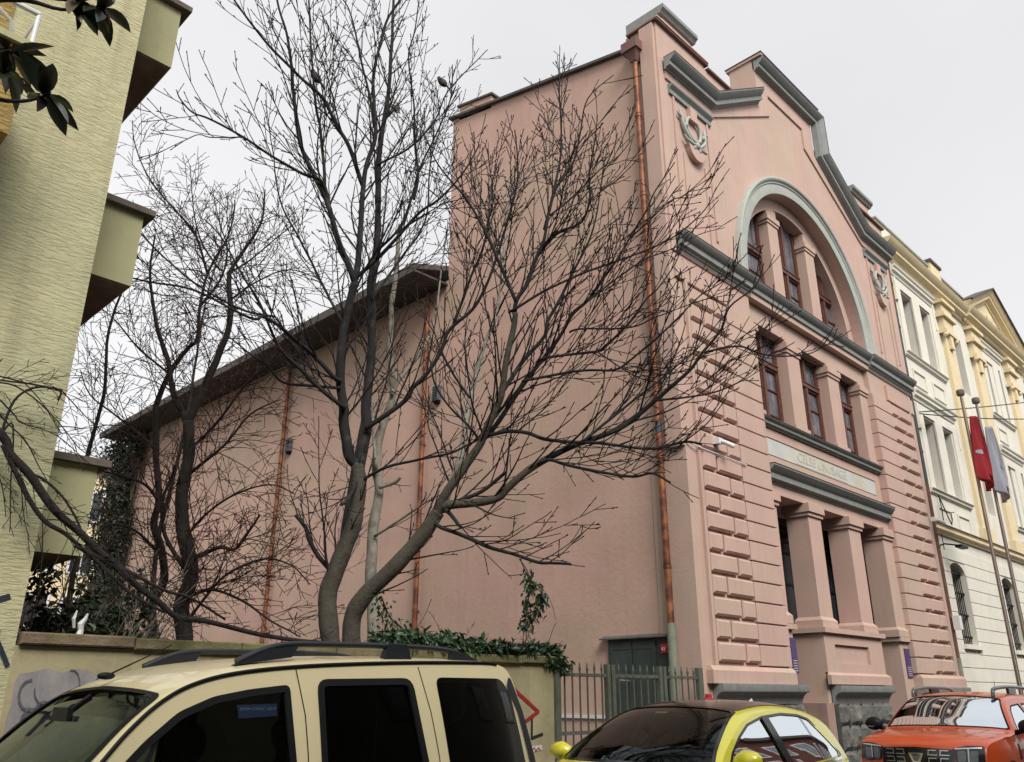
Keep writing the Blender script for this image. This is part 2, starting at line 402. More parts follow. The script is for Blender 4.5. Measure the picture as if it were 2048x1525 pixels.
# ---- windows
def window(x0, x1, z0, z1, y, trans=None, mids=(), arch=None, curtain=True):
    f = MB(); b = .07; d = .09
    def bar(a, b_, c, d_, dep=0): f.box(a, b_, y+dep, y+d, c, d_)
    bar(x0, x0+b, z0, z1); bar(x1-b, x1, z0, z1); bar(x0+b, x1-b, z0, z0+.09); bar(x0+b, x1-b, z1-b, z1)
    xm = (x0+x1)/2; bar(xm-.055, xm+.055, z0+.09, z1-b, -.02)
    tops = z1-b
    if trans: bar(x0+b, x1-b, trans-.05, trans+.05, -.035); f.box(x0+b, x1-b, y-.055, y+.02, trans+.05, trans+.075)
    for sx0, sx1 in ((x0+b, xm-.055), (xm+.055, x1-b)):
        for zz0, zz1 in ([(z0+.09, trans-.05), (trans+.05, z1-b)] if trans else [(z0+.09, z1-b)]):
            bar(sx0, sx0+.045, zz0, zz1, .01); bar(sx1-.045, sx1, zz0, zz1, .01)
            bar(sx0+.045, sx1-.045, zz0, zz0+.06, .01); bar(sx0+.045, sx1-.045, zz1-.045, zz1, .01)
            for zm in mids:
                if zz0+.15 < zm < zz1-.15: bar(sx0+.045, sx1-.045, zm-.016, zm+.016, .03)
    fo = f.build('window', 'brown_wood', pb)
    MB().box(x0+.02, x1-.02, y+.06, y+.075, z0+.02, z1-.02).build('pane', 'curtain' if curtain else 'window_dark', fo)
    return fo
for x0, x1 in ((15.30, 16.72), (17.32, 18.78), (19.38, 20.62)):
    window(x0, x1, 6.93, 9.25, 8.09, trans=8.5, mids=(7.35, 7.95))
MB().box(15.66, 15.73, 8.13, 8.14, 7.15, 8.95).build('curtain_edge', 'white_pvc', pb)
# arched windows behind the tympanum: rectangular frames, their tops hidden by the arch
for x0, x1, z1 in ((15.2, 16.83, 12.9), (17.33, 18.77, 13.15), (19.27, 20.9, 12.9)):
    window(x0, x1, 10.0, z1, 8.20, trans=11.55, mids=(10.45, 11.0))
# ---- piers of the middle storey
for cx, a, b_ in ((17.02, .3, .3), (19.08, .3, .3), (15.2, .2, .12), (20.86, .24, .26)):
    p = MB().box(cx-a, cx+b_, YR-.02, 8.42, 6.86, 9.22).build('pier', 'pink', pb)
    c = MB(); c.box(cx-a-.06, cx+b_+.06 if cx < 20 else 21.1, YR-.08, 8.42, 8.98, 9.12); c.box(cx-a-.03, cx+b_+.03 if cx < 20 else 21.1, YR-.05, 8.42, 8.90, 8.98)
    c.box(cx-a-.05, cx+b_+.05 if cx < 20 else 21.1, YR-.06, 8.42, 6.95, 7.16)
    c.build('capital', 'pink', p)
MB().box(15.0, 21.1, 8.42, 8.5, 6.86, 7.0).build('window_ledge', 'pink', pb)
# ---- porch
for cx, a, b_ in ((16.95, .29, .29), (18.93, .31, .31), (15.18, .18, .13), (20.83, .30, .27)):
    p = MB().box(cx-a, cx+b_, YR-.07, 8.28, 2.87, 5.40).build('pillar', 'pink', pb)
    c = MB(); x1 = cx+b_+.07 if cx < 20 else 21.1; x0 = cx-a-.07 if cx > 16 else 15.0
    c.box(x0, x1, YR-.15, 8.34, 5.22, 5.40); c.box(x0+.03, x1-.02, YR-.11, 8.31, 5.14, 5.22)
    c.box(x0+.01, x1-.01, YR-.13, 8.33, 2.87, 3.02); c.add([(x0+.01,YR-.13,3.02),(x1-.01,YR-.13,3.02),(x1-.01,8.33,3.02),(x0+.01,8.33,3.02),(x0+.06,YR-.07,3.09),(x1-.06,YR-.07,3.09),(x1-.06,8.28,3.09),(x0+.06,8.28,3.09)],
        [(0,1,5,4),(1,2,6,5),(2,3,7,6),(3,0,4,7)])
    c.build('capital', 'pink', p)
# central pedestal with sunk panel, ledge and plinth
pd = MB()
PX0, PX1 = 16.50, 19.30
pd.plate([(PX0,2.02),(PX1,2.02),(PX1,2.77),(PX0,2.77)], [[(PX0+.45,2.20),(PX1-.72,2.20),(PX1-.72,2.56),(PX0+.45,2.56)]], 7.70, 7.76)
pd.box(PX0, PX1, 7.76, 9.3, 1.46, 2.77)
po = pd.build('pedestal', 'pink', pb)
MB().box(PX0-.07, PX1+.07, 7.62, 9.34, 2.77, 2.865).build('ledge', 'pink', po)
c = MB(); c.box(PX0-.06, PX1+.06, 7.62, 7.70, 1.80, 1.97); c.add([(PX0-.06,7.62,1.97),(PX1+.06,7.62,1.97),(PX1+.06,7.70,1.97),(PX0-.06,7.70,1.97),(PX0,7.69,2.02),(PX1,7.69,2.02),(PX1,7.70,2.02),(PX0,7.70,2.02)], [(0,1,5,4),(1,2,6,5),(3,0,4,7),(4,5,6,7)])
c.build('plinth', 'pink', po)
MB().box(16.3, 19.36, 7.72, 9.3, 0, 1.46).build('pedestal_base', 'pink_dark', po)
for x0, x1 in ((15.0, 15.42), (20.58, 21.1)):
    p = MB().box(x0, x1, YR-.05, 9.3, 0.1, 2.77).build('pedestal', 'pink', pb)
    MB().box(x0-.0 if x0 < 16 else x0-.07, x1+.07 if x0 < 16 else x1, YR-.13, 9.34, 2.77, 2.865).build('ledge', 'pink', p)
# porch interior: glass doors, widened to a dark sheet standing in for shade
gs = MB().box(15.0, 21.1, 8.98, 9.02, 1.6, 5.42).build('glazed_screen', 'window_dark', pb)
f = MB()
for z in (1.6, 2.6, 3.9, 4.6, 4.85, 5.1): f.box(15.0, 21.1, 8.94, 8.98, z, z+.05)
for x in (15.6, 16.5, 17.4, 18.3, 19.2, 20.1, 20.9): f.box(x, x+.06, 8.935, 8.98, 1.6, 5.42)
f.build('screen_frame', 'grey_plastic', gs)
MB().box(12.4, 23.9, 11.2, 11.35, 0, 5.5).build('porch_back_wall', 'pink_dark', pb)
MB().box(12.4, 23.9, 8.5, 11.3, 5.42, 5.5).build('porch_ceiling', 'pink_dark', pb)
MB().box(12.4, 23.9, 8.7, 11.3, 0, 1.6).build('porch_floor', 'paving', pb)
for i in range(8):
    MB().box(15.3, 20.8, 7.76+i*.13, 8.75, .1+i*.18, .1+(i+1)*.18).build('step', 'granite', pb)
for i, x in enumerate((14.2, 16.6, 19.0)):
    d = MB(); d.box(x, x+1.9, 11.12, 11.2, 1.6, 4.6); do = d.build('door', 'brown_wood', pb)
    MB().box(x+.15, x+.88, 11.09, 11.12, 2.3, 4.4).build('pane', 'window_dark', do); MB().box(x+1.02, x+1.75, 11.09, 11.12, 2.3, 4.4).build('pane', 'window_dark', do)
# ---- rusticated blocks
Z0, CH = 2.06, .3655
def pier_blocks(mir):
    fx_ = (lambda x: 36.14-x) if mir else (lambda x: x)
    for k in range(19):
        z0, z1 = Z0+k*CH+.062, Z0+(k+1)*CH-.002
        if k % 2 == 0: spans = [(12.54, 13.385), (13.455, 13.875)]
        else: spans = [(12.54, 12.965), (13.035, 13.875)]
        for a, b_ in spans:
            xs = sorted((fx_(a), fx_(b_)))
            MB().block(xs[0], xs[1], z0, z1, YF, YB-.008, .034, .003).build('block', 'pink', pb)
        a, b_ = (13.9, 15.0) if not mir else (21.1, 22.24)
        MB().block(a, b_, z0-.042, z1-.002, YF, YB+.004, .008).build('block', 'pink', pb)
        if mir:
            MB().box(21.07, 21.1, YB+.02, YR, z0-.042, z1).build('block', 'pink', pb)
pier_blocks(False); pier_blocks(True)
for x0, x1 in ((12.42, 12.50), (23.64, 23.72)):
    MB().box(x0, x1, YB+.01, YF, 2.06, 9.55).build('pilaster_edge', 'pink', pb)
m = MB(); m.box(12.15, 13.99, YB+.02, YF, 9.02+.06, 9.5); m.box(22.15, 24.0, YB+.02, YF, 9.08, 9.5)
m.build('pier_cap', 'pink', pb)
m = MB()
for x0, x1 in ((12.2, 15.0), (21.1, 24.05)):
    m.box(x0, x1, YB-.06, YF, 1.78, 1.98); m.add([(x0,YB-.06,1.98),(x1,YB-.06,1.98),(x1,YF,1.98),(x0,YF,1.98),(x0+.02,YB,2.055),(x1,YB,2.055),(x1,YF,2.055),(x0+.02,YF,2.055)], [(0,1,5,4),(1,2,6,5),(3,0,4,7),(4,5,6,7)])
m.build('plinth', 'pink', pb)
# ---- granite course with hollow moulding, rubble stone below
gprof = [(0,0),(.02,0),(.035,.06),(.07,.13),(.13,.185),(.19,.20),(.20,.22),(.20,.325),(0,.33)]
for x0, x1 in ((12.35, 15.32), (16.62, 19.28), (21.0, 24.1)):
    g = MB().sweep([(x0, 1.455), (x1, 1.455)], gprof, YF).build('granite_course', 'granite', pb, smooth=40)
    MB().box(x0, x1, 7.70, 7.73, .1, 1.44).build('mortar', 'mortar', g)
random.seed(11)
def rubble(x0, x1, z0, z1, y, parent):
    z = z0
    while z < z1-.12:
        h = min(random.uniform(.30, .46), z1-z)
        if z1-z-h < .12: h = z1-z
        x = x0
        while x < x1-.1:
            wd = min(random.uniform(.30, .62), x1-x)
            if x1-x-wd < .15: wd = x1-x
            n = 7; sd = Vector((random.uniform(0, 50), random.uniform(0, 50), 0)); vs = []
            tl, tr, bl, br = [random.uniform(-.045, .045) for _ in range(4)]
            for j in range(n+1):
                for i in range(n+1):
                    a, b_ = i/n, j/n; e_ = min(a, 1-a, b_, 1-b_)
                    px_ = x+.012+(wd-.024)*a+(tl*b_+bl*(1-b_))*(1-a)*.5+(tr*b_+br*(1-b_))*a*.5+.012*noise.noise(sd+Vector((a*3, b_*3, 5)))
                    pz_ = z+.010+(h-.020)*b_+.014*noise.noise(sd+Vector((a*3, b_*3, 9)))
                    d = .10*min(1, e_*5)**.6*(.75+.5*noise.noise(sd+Vector((a*2.2, b_*2.2, 0)))+.35*noise.noise(sd+Vector((a*6, b_*6, 0))))
                    vs.append((px_, y-d, pz_))
            fs = [(j*(n+1)+i, j*(n+1)+i+1, (j+1)*(n+1)+i+1, (j+1)*(n+1)+i) for j in range(n) for i in range(n)]
            MB().add(vs, fs).build('stone', 'stone', parent, smooth=28)
            x += wd
        z += h
sw = MB().box(15.32, 16.62, 9.35, 9.4, 0, .1).build('stone_base', 'mortar', pb)
for x0, x1 in ((12.45, 15.3), (16.75, 19.28), (21.05, 24.05)): rubble(x0, x1, .14, 1.45, 7.70, sw)
# ---- cornices
C1 = [(0,0),(.035,0),(.045,.035),(.15,.05),(.15,.15),(.165,.155),(.21,.185),(.265,.245),(.285,.27),(.285,.295),(0,.30)]
gb = [(12.25,14.02),(14.10,14.02),(16.50,15.585)]
MB().sweep(gb, C1, 7.655).build('gable_cornice', 'grey_trim', pb, smooth=25)
MB().sweep([(16.50,16.64),(19.62,16.64),(19.62,15.56),(22.0,14.02),(24.06,14.02)], C1, 7.655).build('gable_cornice', 'grey_trim', pb, smooth=25)
C2 = [(0,0),(.035,0),(.045,.05),(.075,.06),(.08,.10),(.14,.12),(.14,.235),(.155,.24),(.20,.27),(.24,.325),(.25,.34),(.25,.36),(0,.365)]
MB().sweep([(12.25,9.68),(15.02,9.68)], C2, YF-.01).build('cornice', 'grey_trim', pb, smooth=25)
MB().sweep([(15.02,9.68),(21.12,9.68)], C2, YF+.06).build('cornice', 'grey_trim', pb, smooth=25)
MB().sweep([(21.12,9.68),(24.06,9.68)], C2, YF-.01).build('cornice', 'grey_trim', pb, smooth=25)
C3 = [(0,0),(.025,0),(.03,.03),(.08,.045),(.08,.10),(.14,.14),(.14,.15),(0,.155)]
MB().sweep([(15.02,6.83),(21.08,6.83)], C3, YR-.02).build('window_sill', 'grey_trim', pb, smooth=25)
C4 = [(0,0),(.035,0),(.045,.045),(.13,.075),(.13,.19),(.145,.195),(.19,.23),(.24,.295),(.25,.305),(.25,.33),(0,.335)]
MB().sweep([(15.02,5.60),(21.08,5.60)], C4, YR-.03).build('cornice', 'grey_trim', pb, smooth=25)
MB().box(15.0, 21.1, YR-.04, YR, 5.40, 5.60).build('architrave', 'pink', pb)
for path, prof, y0 in ((gb, .302, 7.655), ([(16.50,16.64),(19.62,16.64),(19.62,15.56),(22.0,14.02),(24.06,14.02)], .302, 7.655), ([(12.25,9.68),(15.02,9.68)], .367, YF-.01), ([(15.02,9.68),(21.12,9.68)], .367, YF+.06), ([(21.12,9.68),(24.06,9.68)], .367, YF-.01), ([(15.02,6.83),(21.08,6.83)], .157, YR-.02), ([(15.02,5.60),(21.08,5.60)], .337, YR-.03)):
    o_ = {.302: .295, .367: .26, .157: .15, .337: .26}[prof]
    MB().sweep(path, [(0, prof), (o_, prof), (o_, prof+.014), (0, prof+.02)], y0).build('flashing', 'roof_edge', pb)
# ---- inscription panel
sp = MB().box(15.25, 20.72, YR-.012, YR, 6.24, 6.60).build('inscription_panel', 'marble', pb)
MB().box(15.22, 20.75, YR-.03, YR, 6.60, 6.62).build('panel_rim', 'pink', sp)
random.seed(5)
text_obj('inscription', 'CELSE UNUSAGE', .30, 'marble_letter', face_negY(17.85, YR-.012, 6.42) @ Matrix.Scale(1.08, 4, (1, 0, 0)), sp, .006)
m = MB(); m.box(16.55, 19.1, YR-.016, YR, 6.255, 6.262); m.box(16.55, 19.1, YR-.016, YR, 6.573, 6.58); m.build('border_line', 'marble_letter', sp)
# ---- pilaster strips and small cornices with wreaths
for cx in (13.2, 22.95):
    q = MB(); q.box(cx-.68, cx-.62, 7.665, 7.70, 10.5, 13.6); q.box(cx+.62, cx+.68, 7.665, 7.70, 10.5, 13.6); q.box(cx-.42, cx-.38, 7.67, 7.70, 10.3, 12.2); q.box(cx+.38, cx+.42, 7.67, 7.70, 10.3, 12.2)
    pl = q.build('pilaster_strip', 'pink', pb)
    MB().sweep([(cx-.80, 13.50), (cx+.80, 13.50)], [(0,0),(.05,0),(.05,.11),(.07,.13),(.12,.18),(.13,.22),(0,.235)], 7.70).build('cap_moulding', 'grey_trim', pl, smooth=25)
    kz = MB().box(cx-.13, cx+.13, 7.60, 7.70, 13.16, 13.5).build('keystone', 'pink', pl)
    wz = 12.96
    wr = MB(); n = 28
    wr.tube([(cx+.27*math.cos(2*math.pi*i/n), 7.64, wz+.29*math.sin(2*math.pi*i/n)) for i in range(n+1)], .04, 8, caps=False)
    for s in (-1, 1):
        pts = [(cx+s*.05, 7.63, wz-.40), (cx+s*.22, 7.62, wz-.34), (cx+s*.36, 7.62, wz-.20), (cx+s*.43, 7.63, wz-.02), (cx+s*.44, 7.64, wz+.14), (cx+s*.50, 7.65, wz+.30)]
        wr.tube(pts, [.022, .038, .042, .04, .034, .01], 8)
        wr.tube([(cx+s*.44, 7.64, wz+.10), (cx+s*.54, 7.64, wz+.13), (cx+s*.58, 7.65, wz+.2)], [.03, .03, .008], 6)
        wr.tube([(cx, 7.60, wz-.40), (cx+s*.16, 7.59, wz-.46), (cx+s*.36, 7.6, wz-.44), (cx+s*.44, 7.61, wz-.36)], [.032, .042, .036, .02], 8)
        wr.ball((cx+s*.10, 7.60, wz-.52), .055, .05, .055, 8, 5); wr.ball((cx+s*.33, 7.61, wz-.06), .05, .045, .06, 8, 5)
    wr.ball((cx, 7.58, wz-.44), .08, .06, .08, 8, 6)
    wr.build('wreath', 'mint_trim', pl, smooth=60)
    b_ = MB(); pts = [(cx+.34, wz-.52)] + arc(cx, wz-.52, .30, 0, -180, 14)[1:-1] + [(cx-.34, wz-.52)]
    b_.plate(list(reversed(pts)), [], 7.58, 7.70); b_.build('bracket', 'pink', pl)
# ---- parapet, piers with caps
m = MB(); m.box(12.02, 14.10, 7.62, 8.42, 15.24, 15.29); m.box(14.10, 15.3, 7.62, 8.42, 15.16, 15.21); m.box(20.8, 24.1, 7.62, 8.42, 15.16, 15.21)
m.build('parapet_coping', 'coping_red', pb)
m = MB(); m.box(12.04, 14.08, 7.60, 8.44, 15.29, 15.33); m.box(16.46, 19.66, 7.40, 8.42, 16.985, 17.06); m.build('parapet_coping', 'pink', pb)
MB().box(16.44, 19.68, 7.38, 8.44, 17.06, 17.08).build('parapet_coping', 'roof_edge', pb)
for x0 in (12.55, 22.35):
    p = MB().box(x0, x0+1.12, 7.8, 8.8, 15.2, 15.78).build('parapet_pier', 'pink', pb)
    MB().sweep([(x0-.14, 15.76), (x0+1.26, 15.76)], [(0,0),(.03,.0),(.06,.05),(.12,.10),(.12,.20),(-.9,.22),(-.9,0)], 7.78).build('pier_cap', 'grey_trim', p)
# corner pilaster moulding along the building's edge
m = MB(); m.box(12.02, 12.10, 7.74, 8.08, 5.72, 15.2)
m.build('corner_strip', 'pink', pb)
# ---- side wall of the front block (its top rises to the back) and the long rear wing
def wallX(name, pts, x, th, mtl):
    v = [(x, y, z) for y, z in pts]+[(x+th, y, z) for y, z in pts]; n = len(pts)
    return MB().add(v, [tuple(range(n)), tuple(n+i for i in reversed(range(n)))]+[(i, (i+1) % n, n+(i+1) % n, n+i) for i in range(n)]).build(name, mtl, pb)
SX = 12.13
wallX('side_wall', [(8.35,0),(14.35,0),(14.35,16.33),(8.0,14.78),(8.0,8.5),(8.35,8.5)], SX, .35, 'pink_side')
wallX('side_wall', [(14.35,0),(33.7,0),(33.7,11.42),(14.35,11.42)], SX, .35, 'pink_side')
MB().box(SX+.36, 23.69, 14.2, 14.35, 11, 16.3).build('rear_wall', 'pink_side', pb)
MB().box(23.7, 24.0, 8.35, 33.7, 0, 14.8).build('side_wall', 'pink_side', pb)
MB().box(SX+.36, 23.69, 33.5, 33.7, 0, 11.42).build('rear_wall', 'pink_side', pb)
def slab(v, name, mtl): return MB().add(v, [(0,1,2,3),(7,6,5,4),(0,4,5,1),(1,5,6,2),(2,6,7,3),(3,7,4,0)]).build(name, mtl, pb)
t = .07
slab([(12.02,8.1,14.80),(24.1,8.1,14.80),(24.1,14.45,16.36),(12.02,14.45,16.36),(12.02,8.1,14.80+t),(24.1,8.1,14.80+t),(24.1,14.45,16.36+t),(12.02,14.45,16.36+t)], 'roof', 'roof_edge')
ch = MB().add([(SX,12.85,15.9),(SX,14.1,16.2),(SX,14.1,16.62),(SX,12.85,16.30),(SX+.9,12.85,15.9),(SX+.9,14.1,16.2),(SX+.9,14.1,16.62),(SX+.9,12.85,16.30)], [(0,1,2,3),(4,7,6,5),(0,4,5,1),(1,5,6,2),(2,6,7,3),(3,7,4,0)]).build('chimney', 'pink_side', pb)
slab([(SX-.05,12.78,16.29),(SX+.95,12.78,16.29),(SX+.95,14.17,16.64),(SX-.05,14.17,16.64),(SX-.05,12.78,16.35),(SX+.95,12.78,16.35),(SX+.95,14.17,16.70),(SX-.05,14.17,16.70)], 'chimney_cap', 'roof_edge')
# wing roof with deep eaves
slab([(11.08,14.36,11.36),(18.2,14.36,13.6),(18.2,34.4,13.6),(11.08,34.4,11.36),(11.08,14.36,11.50),(18.2,14.36,13.76),(18.2,34.4,13.76),(11.08,34.4,11.50)], 'roof', 'roof_edge')
MB().box(11.10, SX, 14.36, 34.3, 11.28, 11.33).build('soffit', 'soffit', pb)
MB().box(11.02, 11.10, 14.36, 34.42, 11.27, 11.50).build('gutter', 'roof_edge', pb)
MB().box(SX-.035, SX, 8.4, 33.7, 1.22, 1.27).build('string_course', 'white_pvc', pb)
# hopper at the top of the corner pipe
hp = MB(); hp.box(11.80, 12.12, 8.02, 8.42, 14.62, 14.86); hp.add([(11.84,8.06,14.62),(12.12,8.06,14.62),(12.12,8.38,14.62),(11.84,8.38,14.62),(11.93,8.14,14.38),(12.07,8.14,14.38),(12.07,8.28,14.38),(11.93,8.28,14.38)], [(0,1,5,4),(1,2,6,5),(2,3,7,6),(3,0,4,7),(4,5,6,7)])
hp.build('rain_hopper', 'coping_red', pb)
def pipe(x, y, segs, r=.062, joints=(), jm='copper'):
    first = None
    for z0, z1, mtl in segs:
        rr = r if mtl != 'green_pipe' else r*1.22
        o = MB().cyl((x, y, z0), (x, y, z1), rr, 14).build('downpipe', mtl, pb, smooth=50); first = first or o
        zz = z0+.9
        while zz < z1-.2:
            q = MB(); q.cyl((x, y, zz), (x, y, zz+.05), rr+.012, 14); q.cyl((x, y, zz+.07), (x, y, zz+.085), rr+.007, 14)
            q.box(x, x+.12 if x < 20 else x+.02, y-.015, y+.015, zz, zz+.04)
            q.build('pipe_joint', mtl, o, smooth=50); zz += 1.93
pipe(SX-.13, 8.21, [(6.25, 14.42, 'copper'), (6.02, 6.25, 'dark_pipe'), (2.72, 6.02, 'copper'), (.14, 2.72, 'green_pipe')])
pipe(SX-.11, 15.0, [(.5, 11.3, 'copper')], .06)
pipe(SX-.11, 21.6, [(.5, 11.3, 'copper')], .06)
pipe(24.14, 7.74, [(12.4, 14.1, 'rust_pipe'), (7.1, 12.4, 'dark_pipe'), (2.5, 7.1, 'rust_pipe'), (.15, 2.5, 'green_pipe')], .065)
# green metal doors at the foot of the side wall
dr = MB().box(SX-.05, SX, 8.30, 9.62, .14, 2.52).build('door_frame', 'green_metal', pb)
for y0, y1 in ((8.60, 9.07), (9.09, 9.58)):
    leaf = MB().box(SX-.075, SX-.05, y0, y1, .2, 2.46).build('door', 'green_metal', pb)
    q = MB()
    for z0, z1 in ((.35, 1.1), (1.2, 2.36)):
        q.box(SX-.083, SX-.075, y0+.05, y1-.05, z0, z0+.02); q.box(SX-.083, SX-.075, y0+.05, y1-.05, z1-.02, z1)
        q.box(SX-.083, SX-.075, y0+.05, y0+.07, z0+.02, z1-.02); q.box(SX-.083, SX-.075, y1-.07, y1-.05, z0+.02, z1-.02)
    q.build('door_panel', 'green_metal', leaf)
    if y0 > 9:
        MB().tube([(SX-.08, y0+.05, 1.82), (SX-.13, y0+.05, 1.83), (SX-.13, y0+.22, 1.84)], .012, 8).build('handle', 'silver', leaf)
MB().add([(SX-.14,8.2,2.51),(SX,8.2,2.56),(SX,9.75,2.56),(SX-.14,9.75,2.51),(SX-.14,8.2,2.53),(SX,8.2,2.58),(SX,9.75,2.58),(SX-.14,9.75,2.53)], [(0,1,2,3),(7,6,5,4),(0,4,5,1),(1,5,6,2),(2,6,7,3),(3,7,4,0)]).build('door_hood', 'roof_edge', pb)
# white surface cable on the front, running round the corner
cb = MB(); cb.tube([(SX-.02, 8.15, 5.62), (SX-.02, 7.74, 5.80), (12.12, 7.70, 5.78), (12.5, 7.64, 5.72), (14.0, 7.635, 5.70)], .014, 6); cb.build('cable_duct', 'white_pvc', pb)

# ---- things fixed to it
np_ = MB().box(SX-.1, SX-.06, 8.33, 8.47, 2.26, 2.40).build('number_plate', 'red_plate'); tag(np_, 'small red house number plate beside the green metal door', 'sign')
text_obj('number', '43', .085, 'white_enamel', face_negX(SX-.101, 8.415, 2.32), np_, .002); text_obj('number', '1', .045, 'white_enamel', face_negX(SX-.101, 8.352, 2.35), np_, .002)
def wallcam(x, y, z, lab, d=1):
    c = MB(); c.box(x-.07, x+.07, y-.13, y, z-.02, z+.09); c.cyl((x, y-.13, z+.03), (x+.05, y-.16, z+.0), .03, 8)
    o = c.build('security_camera', 'white_enamel'); tag(o, lab, 'camera')
    h = MB(); h.tube([(x+.03, y-.15, z+.02), (x+.20*d, y-.26, z-.06)], .042, 10); h.build('camera_head', 'white_enamel', o, smooth=40)
    MB().tube([(x+.20*d, y-.26, z-.06), (x+.208*d, y-.266, z-.063)], .03, 10).build('lens', 'black_gloss', o)
wallcam(12.95, 7.65, 5.90, 'white security camera on the rusticated left pier near the thin white cable')
wallcam(23.75, 7.65, 6.0, 'white security camera at the top of the rusty pipe between pink and white buildings')
for x0, x1, z0, z1, lab in ((15.26, 15.47, 1.98, 2.62, 'purple information poster on the left jamb of the porch'), (20.78, 21.06, 1.98, 2.62, 'purple information poster on the right jamb of the porch')):
    o = MB().box(x0, x1, YR-.075, YR-.052, z0, z1).build('poster', 'purple'); tag(o, lab, 'poster', 'purple posters in the porch')
    q = MB()
    for i in range(5): q.box(x0+.03, x1-.03, YR-.078, YR-.075, z0+.04+i*.045, z0+.055+i*.045)
    q.build('text_lines', 'paper', o)
def wall_box(y, z, lab):
    o = MB().box(SX-.12, SX, y-.10, y+.10, z-.19, z+.19).build('floodlight', 'lamp_grey'); tag(o, lab, 'lamp', 'grey wall lamps')
    g = MB()
    for i in range(6): g.box(SX-.13, SX-.12, y-.085, y+.085, z-.165+i*.057, z-.14+i*.057)
    g.build('grille', 'black_plastic', o)
    MB().add([(SX-.12,y-.10,z-.19),(SX,y-.10,z-.19),(SX,y+.10,z-.19),(SX-.12,y+.10,z-.19),(SX-.07,y-.06,z-.27),(SX,y-.06,z-.27),(SX,y+.06,z-.27),(SX-.07,y+.06,z-.27)], [(0,1,5,4),(1,2,6,5),(2,3,7,6),(3,0,4,7),(4,5,6,7)]).build('lamp_base', 'black_plastic', o)
wall_box(14.58, 8.42, 'grey box lamp beside the nearer copper pipe of the side wall')
wall_box(21.30, 8.50, 'grey box lamp beside the farther copper pipe of the side wall')
# ============================================================ WHITE AND YELLOW BUILDING next door
yb = empty('white_and_yellow_building', (34, 9, 0), 'cream and yellow ornate building to the right of the pink one, with pediment', 'building')
WY = 7.92
wins = [(25.42,26.32),(26.95,27.83),(30.2,31.0),(33.3,34.1),(34.6,35.5),(38.6,39.4),(40.4,41.3),(42.0,42.9)]
holes = []
for a, b_ in wins:
    holes.append([(a,11.45),(b_,11.45),(b_,13.62),(a,13.62)]); holes.append([(a,7.2),(b_,7.2),(b_,9.42),(a,9.42)])
def gholes(): 
    r = []
    for a in (25.35, 30.0, 34.2, 38.4, 42.0):
        b_ = a+1.25; r.append([(a,2.9),(b_,2.9),(b_,4.85)]+[( (a+b_)/2+.625*math.cos(R(t)), 4.85+.3*math.sin(R(t))) for t in range(20, 180, 20)]+[(a,4.85)])
    return r
MB().plate([(24.22,0),(46,0),(46,15.1),(24.22,15.1)], holes+gholes(), WY, 8.45).build('wall', 'cream', yb)
MB().box(24.22, 46, 8.75, 8.85, 0, 15.1).build('inner_wall', 'window_dark', yb)
MB().box(24.22, 46, 8.45, 22, 15.0, 15.1).build('roof', 'roof_edge', yb)
for a, b_ in wins:
    for z0, z1 in ((11.45,13.62),(7.2,9.42)):
        f = MB(); f.box(a, a+.06, 8.36, 8.42, z0, z1); f.box(b_-.06, b_, 8.36, 8.42, z0, z1); f.box(a, b_, 8.355, 8.42, z0, z0+.07); f.box(a, b_, 8.355, 8.42, z1-.06, z1)
        f.box((a+b_)/2-.04, (a+b_)/2+.04, 8.35, 8.42, z0, z1); f.box(a, b_, 8.35, 8.42, z0+1.35, z0+1.42)
        fo = f.build('window', 'brown_wood', yb); MB().box(a, b_, 8.40, 8.41, z0, z1).build('pane', 'curtain', fo)
# grooved ground storey
for k in range(14):
    z = .5+k*.36
    segs = []; x = 24.24
    for a in (25.35, 30.0, 34.2, 38.4, 42.0):
        if z+.34 > 2.9 and z < 5.1: segs.append((x, a)); x = a+1.25
    segs.append((x, 46))
    for a, b_ in segs:
        if b_-a > .05: MB().block(a, b_, z, z+.345, WY, WY-.03, .008).build('block', 'cream', yb)
for a in (25.35, 30.0, 34.2, 38.4, 42.0):
    MB().box(a-.06, a+1.38, WY-.11, WY, 2.78, 2.9).build('window_sill', 'cream', yb)
    MB().box(a, a+1.25, 8.38, 8.4, 2.9, 5.15).build('pane', 'window_dark', yb)
    g = MB()
    for i in range(8): g.cyl((a+.09+i*.153, 8.05, 2.92), (a+.09+i*.153, 8.05, 4.95), .014, 6)
    for z in (3.1, 3.7, 4.3, 4.85): g.box(a, a+1.25, 8.02, 8.075, z, z+.05)
    g.build('window_bars', 'black_plastic', yb)
